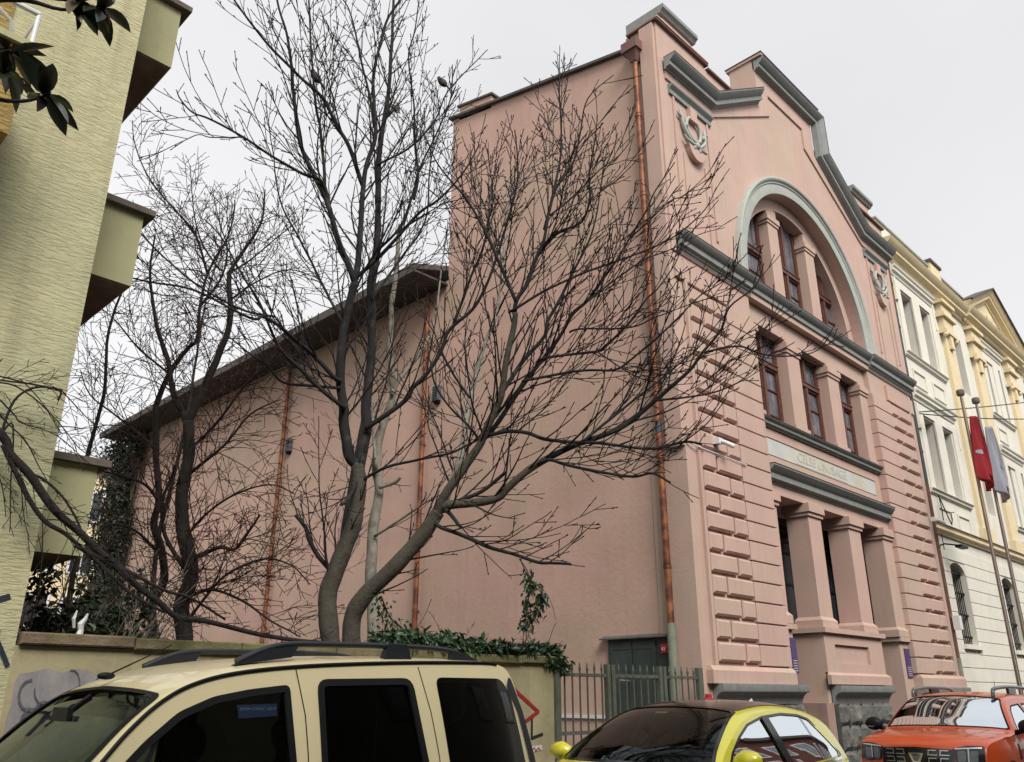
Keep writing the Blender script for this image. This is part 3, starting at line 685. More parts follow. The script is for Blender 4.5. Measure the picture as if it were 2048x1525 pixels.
# string course, hoods, sills, panels
SCp = [(0,0),(.05,0),(.08,.06),(.16,.10),(.16,.18),(.20,.22),(0,.24)]
MB().sweep([(24.24,5.84),(46,5.84)], SCp, WY-.01).build('string_course', 'yellow_paint', yb, smooth=25)
MB().box(24.24, 46, WY-.22, WY, 6.075, 6.095).build('string_course', 'roof_edge', yb)
HP = [(0,0),(.04,0),(.05,.08),(.12,.12),(.12,.20),(.17,.25),(.18,.30),(0,.31)]
for x0, x1 in ((24.85, 28.35), (33.1, 35.9), (40.2, 43.1)):
    for z0, zs in ((14.05, 11.25), (9.85, 7.0)):
        MB().sweep([(x0,z0),(x1,z0)], HP, WY).build('window_hood', 'cream', yb, smooth=25)
        f = MB(); f.box(x0+.15, x0+.5, WY-.05, WY, zs+.2, z0-.1); f.box(x1-.45, x1-.1, WY-.05, WY, zs+.2, z0-.1); f.box(x0+.5, x1-.45, WY-.05, WY, z0-.38, z0-.1); f.box(x0+1.45, x0+2.1, WY-.05, WY, zs+.2, z0-.38)
        f.box(x0+.05, x0+.15, WY-.08, WY, z0-.9, z0-.1); f.box(x1-.1, x1, WY-.08, WY, z0-.9, z0-.1)
        f.build('window_surround', 'cream', yb)
        MB().sweep([(x0,zs),(x1,zs)], C3, WY).build('window_sill', 'cream', yb, smooth=25)
        for a, b_ in ((x0+.4, x0+1.45), (x0+2.05, x0+3.1)):
            if b_ < x1:
                MB().plate([(a,zs-.85),(b_,zs-.85),(b_,zs-.3),(a,zs-.3)], [[(a+.06,zs-.79),(b_-.06,zs-.79),(b_-.06,zs-.36),(a+.06,zs-.36)]], WY-.04, WY).build('panel', 'cream', yb)
# yellow pilasters with capitals
for cx in (29.25, 32.35, 36.7, 39.0+.9):
    MB().box(cx-.42, cx+.42, WY-.12, WY, 6.1, 13.2).build('pilaster', 'yellow_paint', yb)
    c = MB(); c.box(cx-.56, cx+.56, WY-.26, WY, 13.2, 13.34); c.box(cx-.48, cx+.48, WY-.2, WY, 13.34, 13.8); c.box(cx-.60, cx+.60, WY-.30, WY, 13.8, 13.95)
    c.box(cx-.5, cx+.5, WY-.22, WY, 13.95, 14.3); c.box(cx-.62, cx+.62, WY-.32, WY, 14.3, 14.42)
    c.box(cx-.14, cx+.14, WY-.22, WY-.12, 12.7, 13.2); c.box(cx-.5, cx+.5, WY-.2, WY, 6.1, 6.5)
    c.ball((cx-.5, WY-.2, 13.13), .09, .09, .09, 8, 6); c.ball((cx+.5, WY-.2, 13.13), .09, .09, .09, 8, 6)
    c.build('capital', 'yellow_paint', yb)
CP = [(0,0),(.08,0),(.10,.10),(.26,.16),(.26,.26),(.34,.32),(.40,.42),(.42,.46),(0,.48)]
MB().sweep([(24.24,14.55),(46,14.55)], CP, WY).build('cornice', 'yellow_paint', yb, smooth=25)
MB().box(24.24, 46, WY-.02, WY+.3, 15.1, 15.78).build('parapet', 'cream', yb)
MB().box(24.22, 46, WY-.08, WY+.36, 15.78, 15.84).build('parapet_coping', 'mint_trim', yb)
for x0 in (28.75, 39.2):
    MB().box(x0, x0+.95, WY-.14, WY+.3, 15.1, 15.95).build('parapet_post', 'yellow_paint', yb); MB().box(x0-.06, x0+1.01, WY-.2, WY+.34, 15.95, 16.05).build('parapet_coping', 'roof_edge', yb)
# pediment
MB().plate([(31.9,15.0),(38.0,15.0),(34.95,16.62)], [], WY-.15, WY+.1).build('pediment', 'yellow_paint', yb)
MB().sweep([(31.5,14.80),(34.95,16.45),(38.4,14.80)], CP, WY-.12).build('pediment_cornice', 'yellow_paint', yb, smooth=25)
MB().sweep([(31.5,14.58),(38.4,14.58)], CP, WY-.12).build('pediment_cornice', 'yellow_paint', yb, smooth=25)
MB().plate([(31.5,15.29),(34.95,16.95),(38.4,15.29),(38.5,15.33),(34.95,17.02),(31.4,15.33)], [], WY-.6, WY+.1).build('pediment_flashing', 'roof_edge', yb)
b_ = MB(); b_.ball((34.95, WY-.2, 15.7), .22, .1, .25, 12, 7); b_.tube([(34.3,WY-.18,15.4),(34.6,WY-.2,15.55),(34.95,WY-.2,15.45),(35.3,WY-.2,15.55),(35.6,WY-.18,15.4)], .06, 8); b_.build('pediment_ornament', 'yellow_paint', yb, smooth=60)
# wall lamp and cable loops
wl = MB().tube([(24.5,7.9,5.42),(24.62,7.7,5.5),(24.85,7.45,5.46)], .022, 8).build('wall_lamp', 'black_plastic'); tag(wl, 'black street lamp on a short bracket above the arched barred window', 'lamp')
lm = MB(); lm.box(24.8, 25.35, 7.33, 7.5, 5.40, 5.47); lm.build('lamp_head', 'black_plastic', wl); 
cl = MB(); cl.tube([(25.35,7.85,7.0),(25.4,7.84,6.6),(25.33,7.85,6.1),(24.9,7.84,5.9)], .014, 6)
cl.tube([(25.4,7.84,6.9),(25.6,7.8,6.5),(25.8,7.78,6.2),(25.9,7.77,6.35),(25.85,7.76,6.55),(26.1,7.75,6.6)], .016, 6); cl.tube([(25.0,7.85,5.85),(25.0,7.85,5.4)], .012, 6)
tag(cl.build('cable_loop', 'cable'), 'loose black cable loops hanging on the cream wall under its windows', 'cable')
for i, (p, q, lab) in enumerate((((24.2,7.6,9.2),(44,5.2,14.6),'upper of the two overhead wires running right from the dark pipe'), ((24.2,7.6,9.15),(44,5.0,13.6),'lower of the two overhead wires running right from the dark pipe'))):
    a, b_ = Vector(p), Vector(q); pts = []
    for k in range(17):
        t = k/16; v = a.lerp(b_, t); v.z -= 4*t*(1-t)*(.35 if i else .15); pts.append(v)
    tag(MB().tube(pts, .017, 5).build('overhead_wire', 'cable'), lab, 'wire', 'overhead wires')
jb = MB().box(24.06, 24.26, 7.5, 7.67, 3.2, 3.55).build('junction_box', 'white_enamel'); tag(jb, 'small white junction box on the rusty pipe right of the pink building', 'box')
# flagpoles and flags
for i, (px_, py_, top, lab) in enumerate(((23.3, 6.2, 9.12, 'left of two slim flagpoles, the one flying the red flag'), (24.6, 6.2, 9.22, 'right of two slim flagpoles, the one with the white flag'))):
    f = MB().cyl((px_, py_, .12), (px_, py_, top), .055, 12, .038).build('flagpole', 'steel_pole', smooth=50); tag(f, lab, 'flagpole', 'flagpoles in front of the cream building')
    MB().lathe((px_, py_, top), [(.02,0),(.09,.0),(.10,.03),(.10,.13),(.085,.155),(.0,.16)], 14).build('finial', 'concrete_cap', f, smooth=40)
    MB().cyl((px_-.07, py_-.03, 1.0), (px_-.07, py_-.03, top-.05), .006, 5).build('halyard', 'paper', f)
def flag(x, y, z1, zl, wtop, wbot, name, mtl, lab, skew, marks):
    def S(u, v):   # u across the folds, v down
        wd = wtop+(wbot-wtop)*min(1, v*1.2)
        px_ = x+(u-.42)*wd+skew*v; py_ = y-.07+.09*math.sin(u*13+v*2)*(.4+v)+.05*math.sin(u*29)
        pz = z1-v*zl*(.86+.20*abs(math.sin(u*4.4+.6)))-(.12*u if v > .9 else 0)
        return Vector((px_, py_, pz))
    nu, nv = 30, 26; vs = [S(i/nu, j/nv) for j in range(nv+1) for i in range(nu+1)]
    fs = [(j*(nu+1)+i, j*(nu+1)+i+1, (j+1)*(nu+1)+i+1, (j+1)*(nu+1)+i) for j in range(nv) for i in range(nu)]
    o = MB().add(vs, fs).build(name, mtl, smooth=80, fix=False); tag(o, lab, 'flag')
    md = o.modifiers.new('thickness', 'SOLIDIFY'); md.thickness = .004
    for pts, mm, nm in marks:
        q = MB(); vv = []
        for a, b2 in pts:
            p = S(a, b2); vv.append((p.x, p.y-.02, p.z))
        n = len(vv)//2; q.add(vv, [(i, i+1, n+i+1, n+i) for i in range(n-1)]); q.build(nm, mm, o, fix=False)
cr = [(.55+.17*math.cos(R(a)), .50+.10*math.sin(R(a))) for a in range(-60, 241, 20)]; cri = [(.57+.12*math.cos(R(a)), .515+.072*math.sin(R(a))) for a in range(-60, 241, 20)]
star = [(.15+.06*math.cos(R(a)), .56+.035*math.sin(R(a))) for a in range(0, 361, 40)]; stari = [(.15, .56)]*len(star)
flag(23.36, 6.1, 8.5, 1.7, .2, .8, 'red_flag', 'flag_red', 'red flag with white crescent hanging limp on the left flagpole', .05, [(cr+cri, 'flag_white', 'crescent'), (star+stari, 'flag_white', 'star')])
flag(24.62, 6.1, 8.5, 1.8, .2, .7, 'white_flag', 'flag_white', 'white flag with small dark marks hanging limp on the right flagpole', .1, [([(.6,.62),(.66,.62),(.72,.63),(.6,.67),(.66,.67),(.72,.68)], 'blue_mark', 'mark'), ([(.5,.40),(.55,.45),(.6,.5),(.5,.42),(.55,.47),(.6,.52)], 'blue_mark', 'mark')])

# ============================================================ BEIGE APARTMENT BUILDING on the left
bb = empty('beige_apartment_building', (-3, 12, 0), 'beige yellow apartment building with combed render at the left edge', 'building')
MB().box(-9, 2.10, 7.60, 18, 0, 16).build('wall', 'stucco', bb)
MB().box(-9.1, 2.2, 7.5, 18.1, 16, 16.2).build('roof', 'concrete_cap', bb)
for zt in (3.80, 6.70, 9.66, 12.6):
    b_ = MB().box(2.08, 2.80, 8.62, 14.5, zt-.95, zt-.07)
    bo = b_.build('balcony', 'balcony_smooth', bb)
    MB().box(2.0, 2.90, 8.54, 14.6, zt-.07, zt).build('coping', 'concrete_cap', bo)
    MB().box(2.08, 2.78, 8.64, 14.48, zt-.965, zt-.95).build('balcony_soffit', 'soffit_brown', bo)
m = MB().box(-4, 1.06, 6.72, 7.60, 5.78, 6.62); bo = m.build('balcony', 'stucco_ochre', bb)
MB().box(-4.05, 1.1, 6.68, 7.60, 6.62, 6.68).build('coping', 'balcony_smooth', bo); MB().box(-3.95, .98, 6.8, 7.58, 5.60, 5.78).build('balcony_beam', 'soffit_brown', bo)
MB().box(-4, 1.0, 7.585, 7.60, 6.6, 12).build('balcony_back_wall', 'stucco_ochre', bb)
MB().box(-4, .55, 7.56, 7.585, 6.68, 8.9).build('balcony_door', 'white_pvc', bb)
r_ = MB(); r_.tube([(-4, 6.72, 7.0), (1.06, 6.72, 7.0), (1.06, 7.58, 7.0)], .025, 8); r_.tube([(1.06, 6.72, 6.68), (1.06, 6.72, 7.0)], .02, 8)
for x in (-3, -2, -1, 0): r_.cyl((x, 6.72, 6.68), (x, 6.72, 7.0), .015, 6)
r_.tube([(1.0, 7.0, 6.7), (.9, 6.9, 6.95), (.6, 6.8, 7.05), (.3, 6.75, 6.9)], .02, 6)
r_.build('railing', 'white_pvc', bo)
# spray paint on its corner
q = MB()
def stroke(mb, pts, wd, y):
    for i in range(len(pts)-1):
        a, b2 = Vector(pts[i]), Vector(pts[i+1]); d = (b2-a).normalized(); n = Vector((-d.y, d.x))*wd/2; e = d*wd*.3
        p = [a-e+n, a-e-n, b2+e-n, b2+e+n]; yy = y-.0005*i
        mb.add([(v.x, yy, v.y) for v in p], [(0,1,2,3)])
stroke(q, [(1.72,2.2),(1.84,2.27),(1.98,2.33)], .045, 7.594); stroke(q, [(1.80,2.26),(1.86,2.10),(1.93,2.02)], .05, 7.592); stroke(q, [(1.70,2.02),(1.80,2.07),(1.94,2.04)], .085, 7.590); stroke(q, [(1.93,2.05),(2.0,1.94),(2.07,1.82)], .035, 7.588); q.build('graffiti', 'blue_spray', bb, fix=False)

# ============================================================ GARDEN WALL
gw = empty('garden_wall', (5, 7.7, 0), 'low beige rendered garden wall with mossy coping and graffiti behind the van', 'wall')
MB().box(2.10, 8.40, 7.60, 7.80, 0, 1.97).build('wall_face', 'garden_wall', gw)
random.seed(8)
x = 2.12
while x < 8.4:
    w_ = min(random.uniform(.85, 1.05), 8.46-x); z = random.uniform(-.006, .006)
    MB().block(x, x+w_-.008, 1.97+z, 2.065+z, 7.86, 7.54, .012).build('coping_stone', 'mossy_coping', gw); x += w_
MB().box(8.40, 8.47, 7.56, 7.84, 0, 1.98).build('end_post', 'fence_metal', gw)
q = MB()
for (x0, x1, z0, z1) in ((2.14, 2.82, 1.1, 1.80), (2.84, 3.14, 1.1, 1.74), (3.02, 3.38, 1.2, 1.83)):
    pts = []
    for i in range(24):
        t = 2*math.pi*i/24; ex = max(-1, min(1, 1.3*math.cos(t))); ez = max(-1, min(1, 1.3*math.sin(t)))
        pts.append(((x0+x1)/2+ex*(x1-x0)/2*random.uniform(.93, 1.0), (z0+z1)/2+ez*(z1-z0)/2*random.uniform(.9, 1.02)))
    q.add([(a, 7.5955-.0004*len(q.f), b2) for a, b2 in pts], [tuple(range(24))])
q.build('painted_patch', 'grey_paint', gw, fix=False)
q = MB()
for k in range(16):
    x0 = random.uniform(2.2, 3.15); z0 = random.uniform(1.35, 1.70)
    a0_ = random.uniform(0, 6); stroke(q, [(x0+.09*math.cos(a0_+t*.5)*(1-t*.06), z0+.11*math.sin(a0_+t*.5)) for t in range(random.randint(5, 11))], random.uniform(.008, .018), 7.590-.0012*k)
q.build('graffiti', 'grey_spray', gw, fix=False)
q = MB(); stroke(q, [(7.55,1.74),(8.10,1.41),(7.80,1.27)], .045, 7.592); q.build('graffiti', 'red_spray', gw, fix=False)
q = MB(); stroke(q, [(7.985,1.335),(7.98,1.11),(8.17,1.15)], .034, 7.592); q.build('graffiti', 'black_spray', gw, fix=False)
q = MB(); q.add([(7.9,7.594,.95),(8.17,7.594,.97),(8.16,7.594,1.03),(7.9,7.594,1.02)], [(0,1,2,3)]); po = q.build('paper_strip', 'paper', gw, fix=False)
q = MB(); stroke(q, [(7.97,.96),(8.02,1.0),(8.05,.965),(8.1,.995),(8.13,.97)], .014, 7.5925); q.build('red_writing', 'red_spray', gw, fix=False)

# ============================================================ METAL FENCE
fn = empty('metal_fence', (10, 7.62, 0), 'olive grey spiked metal fence with gate in front of the green door', 'fence')
for x0, x1 in ((8.47, 8.53), (9.50, 9.56), (9.60, 9.67), (10.72, 10.79), (10.83, 10.90), (11.76, 11.88)):
    MB().box(x0, x1, 7.59, 7.66, .12, 2.0 if x0 > 8.6 else 1.9).build('post', 'fence_metal', fn)
bar = None
for a, b_, n in ((8.53, 9.50, 6), (9.67, 10.72, 6), (10.90, 11.76, 5)):
    for z in (.3, 1.12, 1.83):
        MB().box(a, b_, 7.610, 7.640, z, z+.045).build('rail', 'fence_metal', fn)
    for i in range(n):
        x = a+(b_-a)*(i+.72)/(n+.3)
        if bar is None:
            q = MB(); q.box(-.009, .009, -.009, .009, .15, 1.9); q.lathe((0,0,1.9), [(.012,0),(.019,.03),(.004,.115)], 6); q.box(-.022, .022, -.023, .023, 1.838, 1.868)
            bar = q.build('bar', 'fence_metal', fn); bar.location = Vector((x, 7.625, 0))-fn.location
        else:
            c = bar.copy(); COL.objects.link(c); c.location = Vector((x, 7.625, random.uniform(-.012, .012)))-fn.location
# red hydrant in front of the fence end
hy = empty('fire_hydrant', (10.9, 6.9, .12), 'red pillar hydrant whose ringed cap shows above the yellow car', 'hydrant')
MB().lathe((10.9,6.9,.12), [(.16,0),(.16,.06),(.10,.08),(.10,1.15),(.13,1.18),(.13,1.24),(.10,1.25)], 16).build('body', 'hydrant', hy, smooth=40)
MB().lathe((10.9,6.9,1.37), [(.125,0),(.13,.05),(.10,.07),(.105,.12),(.075,.14),(.08,.18),(.05,.20),(.045,.245),(.0,.25)], 16).build('cap', 'hydrant', hy, smooth=40)
MB().lathe((10.9,6.9,1.365), [(.128,0),(.134,.01),(.128,.02)], 16).build('white_ring', 'white_enamel', hy)
for s in (-1, 1): MB().cyl((10.9+s*.09, 6.9, .85), (10.9+s*.2, 6.9, .85), .05, 12).build('outlet', 'hydrant', hy)

# ============================================================ FAR BUILDINGS behind the garden and across the street
def simple_building(name, x0, x1, y0, y1, h, mtl, lab, fy, cols, rows, frame, z0=2.0, sz=(1.1, 1.5), roofm='roof_edge'):
    e = empty(name, ((x0+x1)/2, (y0+y1)/2, 0), lab, 'building')
    MB().box(x0, x1, y0, y1, 0, h).build('wall', mtl, e); MB().box(x0-.4, x1+.4, y0-.4, y1+.4, h, h+.35).build('roof', roofm, e)
    s = -1 if fy == y0 else 1
    for j in range(rows):
        for i in range(cols):
            cx = x0+(x1-x0)*(i+.5)/cols; z = z0+j*(h-z0)/rows
            f = MB().box(cx-sz[0]/2-.12, cx+sz[0]/2+.12, *sorted((fy, fy+s*.06)), z, z+sz[1]+.2).build('window', frame, e)
            for k in (0, 1):
                MB().box(cx-sz[0]/2+.03+k*sz[0]/2, cx-.03+k*sz[0]/2, *sorted((fy+s*.06, fy+s*.07)), z+.12, z+sz[1]+.08).build('pane', 'window_dark', f)
    return e
simple_building('yellow_house', 11, 22, 48, 56, 13.2, 'yellow_paint', 'far yellow house glimpsed between beige balconies and the ivy', 48, 6, 4, 'white_pvc')
simple_building('cream_house', 6.5, 10.9, 47, 55, 9.0, 'cream', 'far cream house low behind the garden at the left', 47, 3, 3, 'white_pvc')
simple_building('red_brick_building', 25.5, 52, -16, -7.2, 11.5, 'brick_red', 'dark red building across the street, seen only in car reflections', -7.2, 11, 4, 'white_enamel')
simple_building('unseen_dark_block', -22, 24.5, -18, -7.2, 11.5, 'block_dark', 'unseen dark block across the street, added to shade walls and darken window reflections', -7.2, 15, 2, 'block_dark')  # unseen block: height shades the lower walls, dark colour keeps window reflections dark
# measured limb centre lines: (kind, points in metres, start radius, end radius)
TREE_MAIN = [
  ('trunk',[(5.79,8.65,1.93),(5.73,8.71,2.22),(5.68,8.77,2.71),(5.72,8.72,2.96),(5.8,8.65,3.32),(5.86,8.59,3.6),(5.87,8.57,3.91),(5.88,8.57,4.17),(5.86,8.58,4.33)],0.115,0.088),
  ('trunk',[(6.01,8.57,1.94),(5.94,8.59,2.22),(5.93,8.54,2.52),(6.01,8.41,2.76),(6.09,8.28,2.89),(6.2,8.11,3.08),(6.31,7.95,3.31),(6.39,7.81,3.5),(6.46,7.69,3.69)],0.112,0.084),
  ('trunk',[(5.86,8.58,4.33),(5.75,8.62,4.44),(5.65,8.65,4.83),(5.61,8.62,5.02),(5.54,8.63,5.34),(5.49,8.6,5.62),(5.48,8.55,6.11),(5.48,8.46,6.44),(5.49,8.39,6.7)],0.068,0.05),
  ('trunk',[(5.87,8.57,4.2),(5.94,8.6,4.61),(5.99,8.64,4.91),(6.01,8.72,5.14),(6.06,8.76,5.62),(6.1,8.81,6.18),(6.11,8.89,6.77),(6.13,8.98,7.15),(6.2,9.0,7.78),(6.23,9.07,8.56)],0.074,0.045),
  ('branch',[(6.23,9.07,8.56),(6.22,9.12,9.36),(6.26,9.13,9.96),(6.31,9.12,10.49),(6.34,9.14,11.58),(6.34,9.18,12.46),(6.36,9.21,13.23)],0.05,0.018),
  ('branch',[(5.49,8.39,6.7),(5.39,8.38,6.87),(5.21,8.46,7.26),(5.1,8.48,7.55),(4.95,8.52,7.95),(4.73,8.64,8.36),(4.59,8.67,8.69),(4.49,8.68,9.17),(4.36,8.71,9.9),(4.25,8.71,10.29),(4.11,8.75,10.7),(3.97,8.78,11.21)],0.045,0.012),
  ('branch',[(4.98,8.55,7.94),(4.97,8.52,8.07),(4.87,8.59,8.9),(4.78,8.64,9.32),(4.67,8.72,10.23),(4.57,8.78,11.18),(4.51,8.82,11.73)],0.025,0.01),
  ('branch',[(5.49,8.39,6.76),(5.49,8.36,7.06),(5.48,8.35,7.66),(5.47,8.33,8.11),(5.47,8.31,8.52),(5.53,8.22,8.95),(5.48,8.24,9.5),(5.44,8.26,9.96),(5.47,8.2,10.53),(5.52,8.12,11.02),(5.63,7.98,11.37),(5.76,7.83,11.85)],0.045,0.012),
  ('branch',[(5.46,8.35,8.18),(5.22,8.38,8.7),(5.0,8.41,8.98),(4.76,8.44,9.31),(4.46,8.54,9.54),(4.08,8.72,9.89),(3.78,8.82,10.21),(3.54,8.86,10.44),(3.3,8.89,10.69)],0.032,0.01),
  ('branch',[(5.51,8.23,9.12),(5.48,8.37,9.69),(5.44,8.52,10.24),(5.34,8.74,11.18),(5.29,8.91,11.65),(5.22,9.09,11.97)],0.022,0.008),
  ('branch',[(5.1,8.5,7.58),(4.92,8.47,8.02),(4.65,8.53,8.06),(4.29,8.67,8.2),(3.91,8.85,8.42),(3.51,9.04,8.59),(3.29,9.05,8.58),(3.1,9.03,8.67),(3.0,8.92,8.68)],0.026,0.006),
  ('branch',[(3.9,8.86,8.42),(3.73,8.92,8.35),(3.54,9.01,8.3),(3.4,9.05,8.29),(3.23,9.11,8.11)],0.01,0.005),
  ('branch',[(5.53,8.63,5.41),(5.38,8.53,5.37),(5.06,8.6,5.63),(4.79,8.61,5.76),(4.56,8.59,5.85),(4.33,8.57,5.88),(4.14,8.5,5.78),(3.56,8.83,6.06),(3.17,8.97,6.05),(2.87,9.02,6.05),(2.55,9.09,6.11)],0.034,0.006),
  ('branch',[(5.58,8.58,5.03),(5.48,8.5,5.02),(5.17,8.61,5.24),(4.95,8.65,5.4),(4.71,8.7,5.58),(4.54,8.68,5.76),(4.32,8.72,6.16),(4.1,8.75,6.41),(3.83,8.84,6.85),(3.59,8.89,7.05)],0.033,0.007),
  ('branch',[(4.49,8.55,5.93),(4.14,8.62,5.91),(3.68,8.8,6.09),(3.22,8.98,6.42),(2.89,9.03,6.67),(2.66,8.98,6.81),(2.49,8.86,6.81)],0.016,0.006),
  ('branch',[(5.54,8.62,5.3),(5.45,8.59,5.27),(5.18,8.74,5.26),(4.88,8.92,5.28),(4.69,9.0,5.47),(4.49,9.07,5.57),(4.2,9.25,5.83),(3.84,9.49,5.98)],0.024,0.006),
  ('branch',[(5.91,8.53,4.81),(5.93,8.45,4.85),(6.2,8.11,5.17),(6.23,8.01,5.33),(6.32,7.85,5.51),(6.42,7.69,5.79),(6.46,7.58,6.08),(6.63,7.35,6.35),(6.72,7.18,6.67),(6.78,7.06,7.04),(6.83,6.95,7.44),(6.9,6.81,8.05),(6.89,6.75,8.45),(6.83,6.75,9.0)],0.036,0.009),
  ('branch',[(6.48,7.53,6.16),(6.73,7.48,6.93),(6.93,7.47,7.44),(7.08,7.51,8.06),(7.21,7.59,8.59),(7.25,7.75,9.4)],0.02,0.008),
  ('branch',[(5.49,8.39,6.78),(5.67,8.11,7.09),(5.88,7.8,7.54),(5.96,7.63,7.7),(6.09,7.4,7.86),(6.26,7.13,8.24),(6.35,6.94,8.6)],0.03,0.008),
  ('branch',[(6.2,8.95,7.72),(6.38,8.69,8.07),(6.47,8.53,8.64),(6.49,8.44,8.99),(6.61,8.25,9.55),(6.73,8.06,10.21),(6.71,8.01,10.85)],0.022,0.008),
  ('branch',[(6.2,9.09,9.27),(6.22,9.02,9.29),(6.52,8.67,9.58),(6.73,8.41,10.03),(6.84,8.25,10.55),(7.1,7.94,11.07),(7.23,7.76,11.33)],0.02,0.006),
  ('branch',[(6.42,8.44,8.44),(6.43,8.37,8.81),(6.35,8.39,9.36),(6.29,8.39,10.06),(6.18,8.44,10.9),(6.2,8.36,11.38),(6.21,8.29,12.01),(6.19,8.24,12.38)],0.02,0.007),
  ('branch',[(5.51,8.51,6.43),(5.57,8.2,7.01),(5.68,7.84,7.29),(5.84,7.43,7.48),(5.96,7.06,7.6)],0.016,0.006),
  ('branch',[(5.48,8.55,6.11),(5.3,8.97,6.9),(5.16,9.37,7.63),(5.0,9.79,8.4),(4.95,10.11,9.41),(4.88,10.43,10.5)],0.02,0.006),
  ('branch',[(6.05,8.82,6.8),(6.43,8.71,7.55),(6.8,8.63,8.35),(6.95,8.76,9.48),(7.17,8.82,10.41),(7.22,9.06,11.5)],0.02,0.006),
  ('trunk',[(6.45,7.7,3.66),(6.46,7.6,3.84),(6.55,7.41,4.13),(6.67,7.2,4.46),(6.68,7.09,4.66),(6.71,6.96,4.91),(6.71,6.87,5.06),(6.7,6.78,5.45),(6.71,6.67,5.87),(6.69,6.6,6.08)],0.062,0.034),
  ('branch',[(6.72,6.65,6.08),(6.71,6.59,6.27),(6.78,6.46,6.5),(6.82,6.35,6.82),(6.85,6.25,7.04),(6.87,6.18,7.37),(6.91,6.07,7.76),(7.03,5.88,8.1),(7.08,5.77,8.59),(7.12,5.66,9.08),(7.34,5.38,9.43)],0.031,0.006),
  ('branch',[(6.7,6.6,6.23),(6.46,6.69,6.79),(6.26,6.76,7.19),(6.04,6.84,7.54),(5.82,6.92,7.76),(5.61,6.98,8.0),(5.43,7.03,8.38)],0.024,0.006),
  ('branch',[(6.84,6.38,6.83),(6.97,6.14,7.14),(7.14,5.86,7.26),(7.16,5.73,7.55),(7.11,5.68,7.87),(7.12,5.57,8.36),(7.09,5.49,8.7)],0.024,0.006),
  ('branch',[(6.88,6.26,7.21),(7.09,6.23,8.05),(7.24,6.26,8.67),(7.33,6.34,9.6),(7.44,6.41,10.67)],0.022,0.005),
  ('branch',[(6.7,6.88,5.05),(6.96,6.71,5.55),(7.2,6.57,5.92),(7.28,6.58,6.17),(7.49,6.46,6.64),(7.67,6.37,7.09),(7.84,6.29,7.51),(7.96,6.26,7.9),(8.08,6.24,8.49),(8.22,6.2,9.19)],0.03,0.006),
  ('branch',[(6.75,7.26,4.54),(6.82,7.07,4.74),(7.02,6.77,5.27),(7.18,6.5,5.66),(7.24,6.33,5.86),(7.29,6.17,6.12),(7.36,6.0,6.27),(7.4,5.85,6.43),(7.5,5.64,6.72),(7.6,5.44,7.06),(7.69,5.23,7.4),(7.72,5.1,7.64),(7.85,4.86,8.03)],0.034,0.007),
  ('branch',[(6.92,6.66,5.24),(6.88,6.57,5.22),(7.27,6.05,5.3),(7.48,5.71,5.28),(7.56,5.51,5.38),(7.7,5.23,5.61),(7.84,4.96,5.86),(7.95,4.72,6.1),(8.1,4.45,6.27),(8.16,4.26,6.49)],0.02,0.005),
  ('branch',[(6.98,6.46,5.47),(7.0,6.34,5.48),(7.36,5.89,5.54),(7.4,5.76,5.58),(7.58,5.49,5.88),(7.67,5.3,6.16),(7.71,5.17,6.26),(7.85,4.95,6.61),(7.86,4.84,6.89)],0.02,0.005),
  ('branch',[(7.13,6.09,5.79),(7.12,5.85,5.76),(7.38,5.35,5.7),(7.45,5.04,5.75),(7.68,4.56,5.88),(7.81,4.19,5.88)],0.014,0.004),
  ('branch',[(6.71,6.73,6.13),(6.69,6.6,6.13),(6.85,6.29,6.31),(7.1,5.91,6.5),(7.34,5.52,6.63),(7.62,5.09,6.79),(7.76,4.81,6.93),(7.91,4.52,7.19),(7.93,4.35,7.45)],0.02,0.005),
  ('branch',[(7.31,5.83,5.51),(7.47,5.6,5.28),(7.63,5.37,5.1),(7.75,5.17,5.05),(7.88,4.97,5.13)],0.01,0.004),
  ('branch',[(7.25,5.89,6.19),(7.55,5.68,6.52),(7.88,5.43,6.84),(8.16,5.23,7.02),(8.5,4.97,7.28),(8.8,4.76,7.43)],0.014,0.004),
  ('branch',[(6.86,6.14,7.36),(7.21,6.01,7.77),(7.57,5.85,8.27),(7.89,5.74,8.62),(8.17,5.67,9.07)],0.014,0.005),
  ('branch',[(7.5,5.36,6.98),(7.59,5.12,7.17),(7.72,4.85,7.4),(7.81,4.62,7.37),(7.88,4.4,7.45)],0.012,0.004),
  ('trunk',[(6.47,7.68,3.71),(6.5,7.58,3.75),(6.67,7.33,3.77),(6.85,7.08,3.82),(6.92,6.94,3.95),(7.05,6.73,4.14),(7.2,6.51,4.29)],0.06,0.042),
  ('branch',[(7.19,6.52,4.28),(7.35,6.24,4.42),(7.5,5.98,4.5),(7.65,5.71,4.62),(7.84,5.4,4.88),(7.95,5.17,5.08),(8.04,4.97,5.26),(8.06,4.83,5.41),(8.17,4.6,5.7),(8.18,4.47,5.94),(8.34,4.19,6.19),(8.36,4.06,6.45)],0.038,0.006),
  ('branch',[(7.33,6.1,4.43),(7.48,5.95,4.61),(7.77,5.66,4.94),(8.0,5.42,5.2),(8.21,5.21,5.46),(8.38,5.03,5.68),(8.58,4.84,6.03)],0.02,0.005),
  ('branch',[(7.9,4.74,5.34),(8.1,4.38,5.38),(8.21,4.11,5.23),(8.36,3.8,5.17),(8.43,3.58,5.2),(8.42,3.42,5.33)],0.014,0.004),
  ('branch',[(7.71,5.29,4.84),(8.05,4.83,4.89),(8.21,4.57,4.97),(8.28,4.39,5.07),(8.41,4.15,5.3)],0.014,0.004),
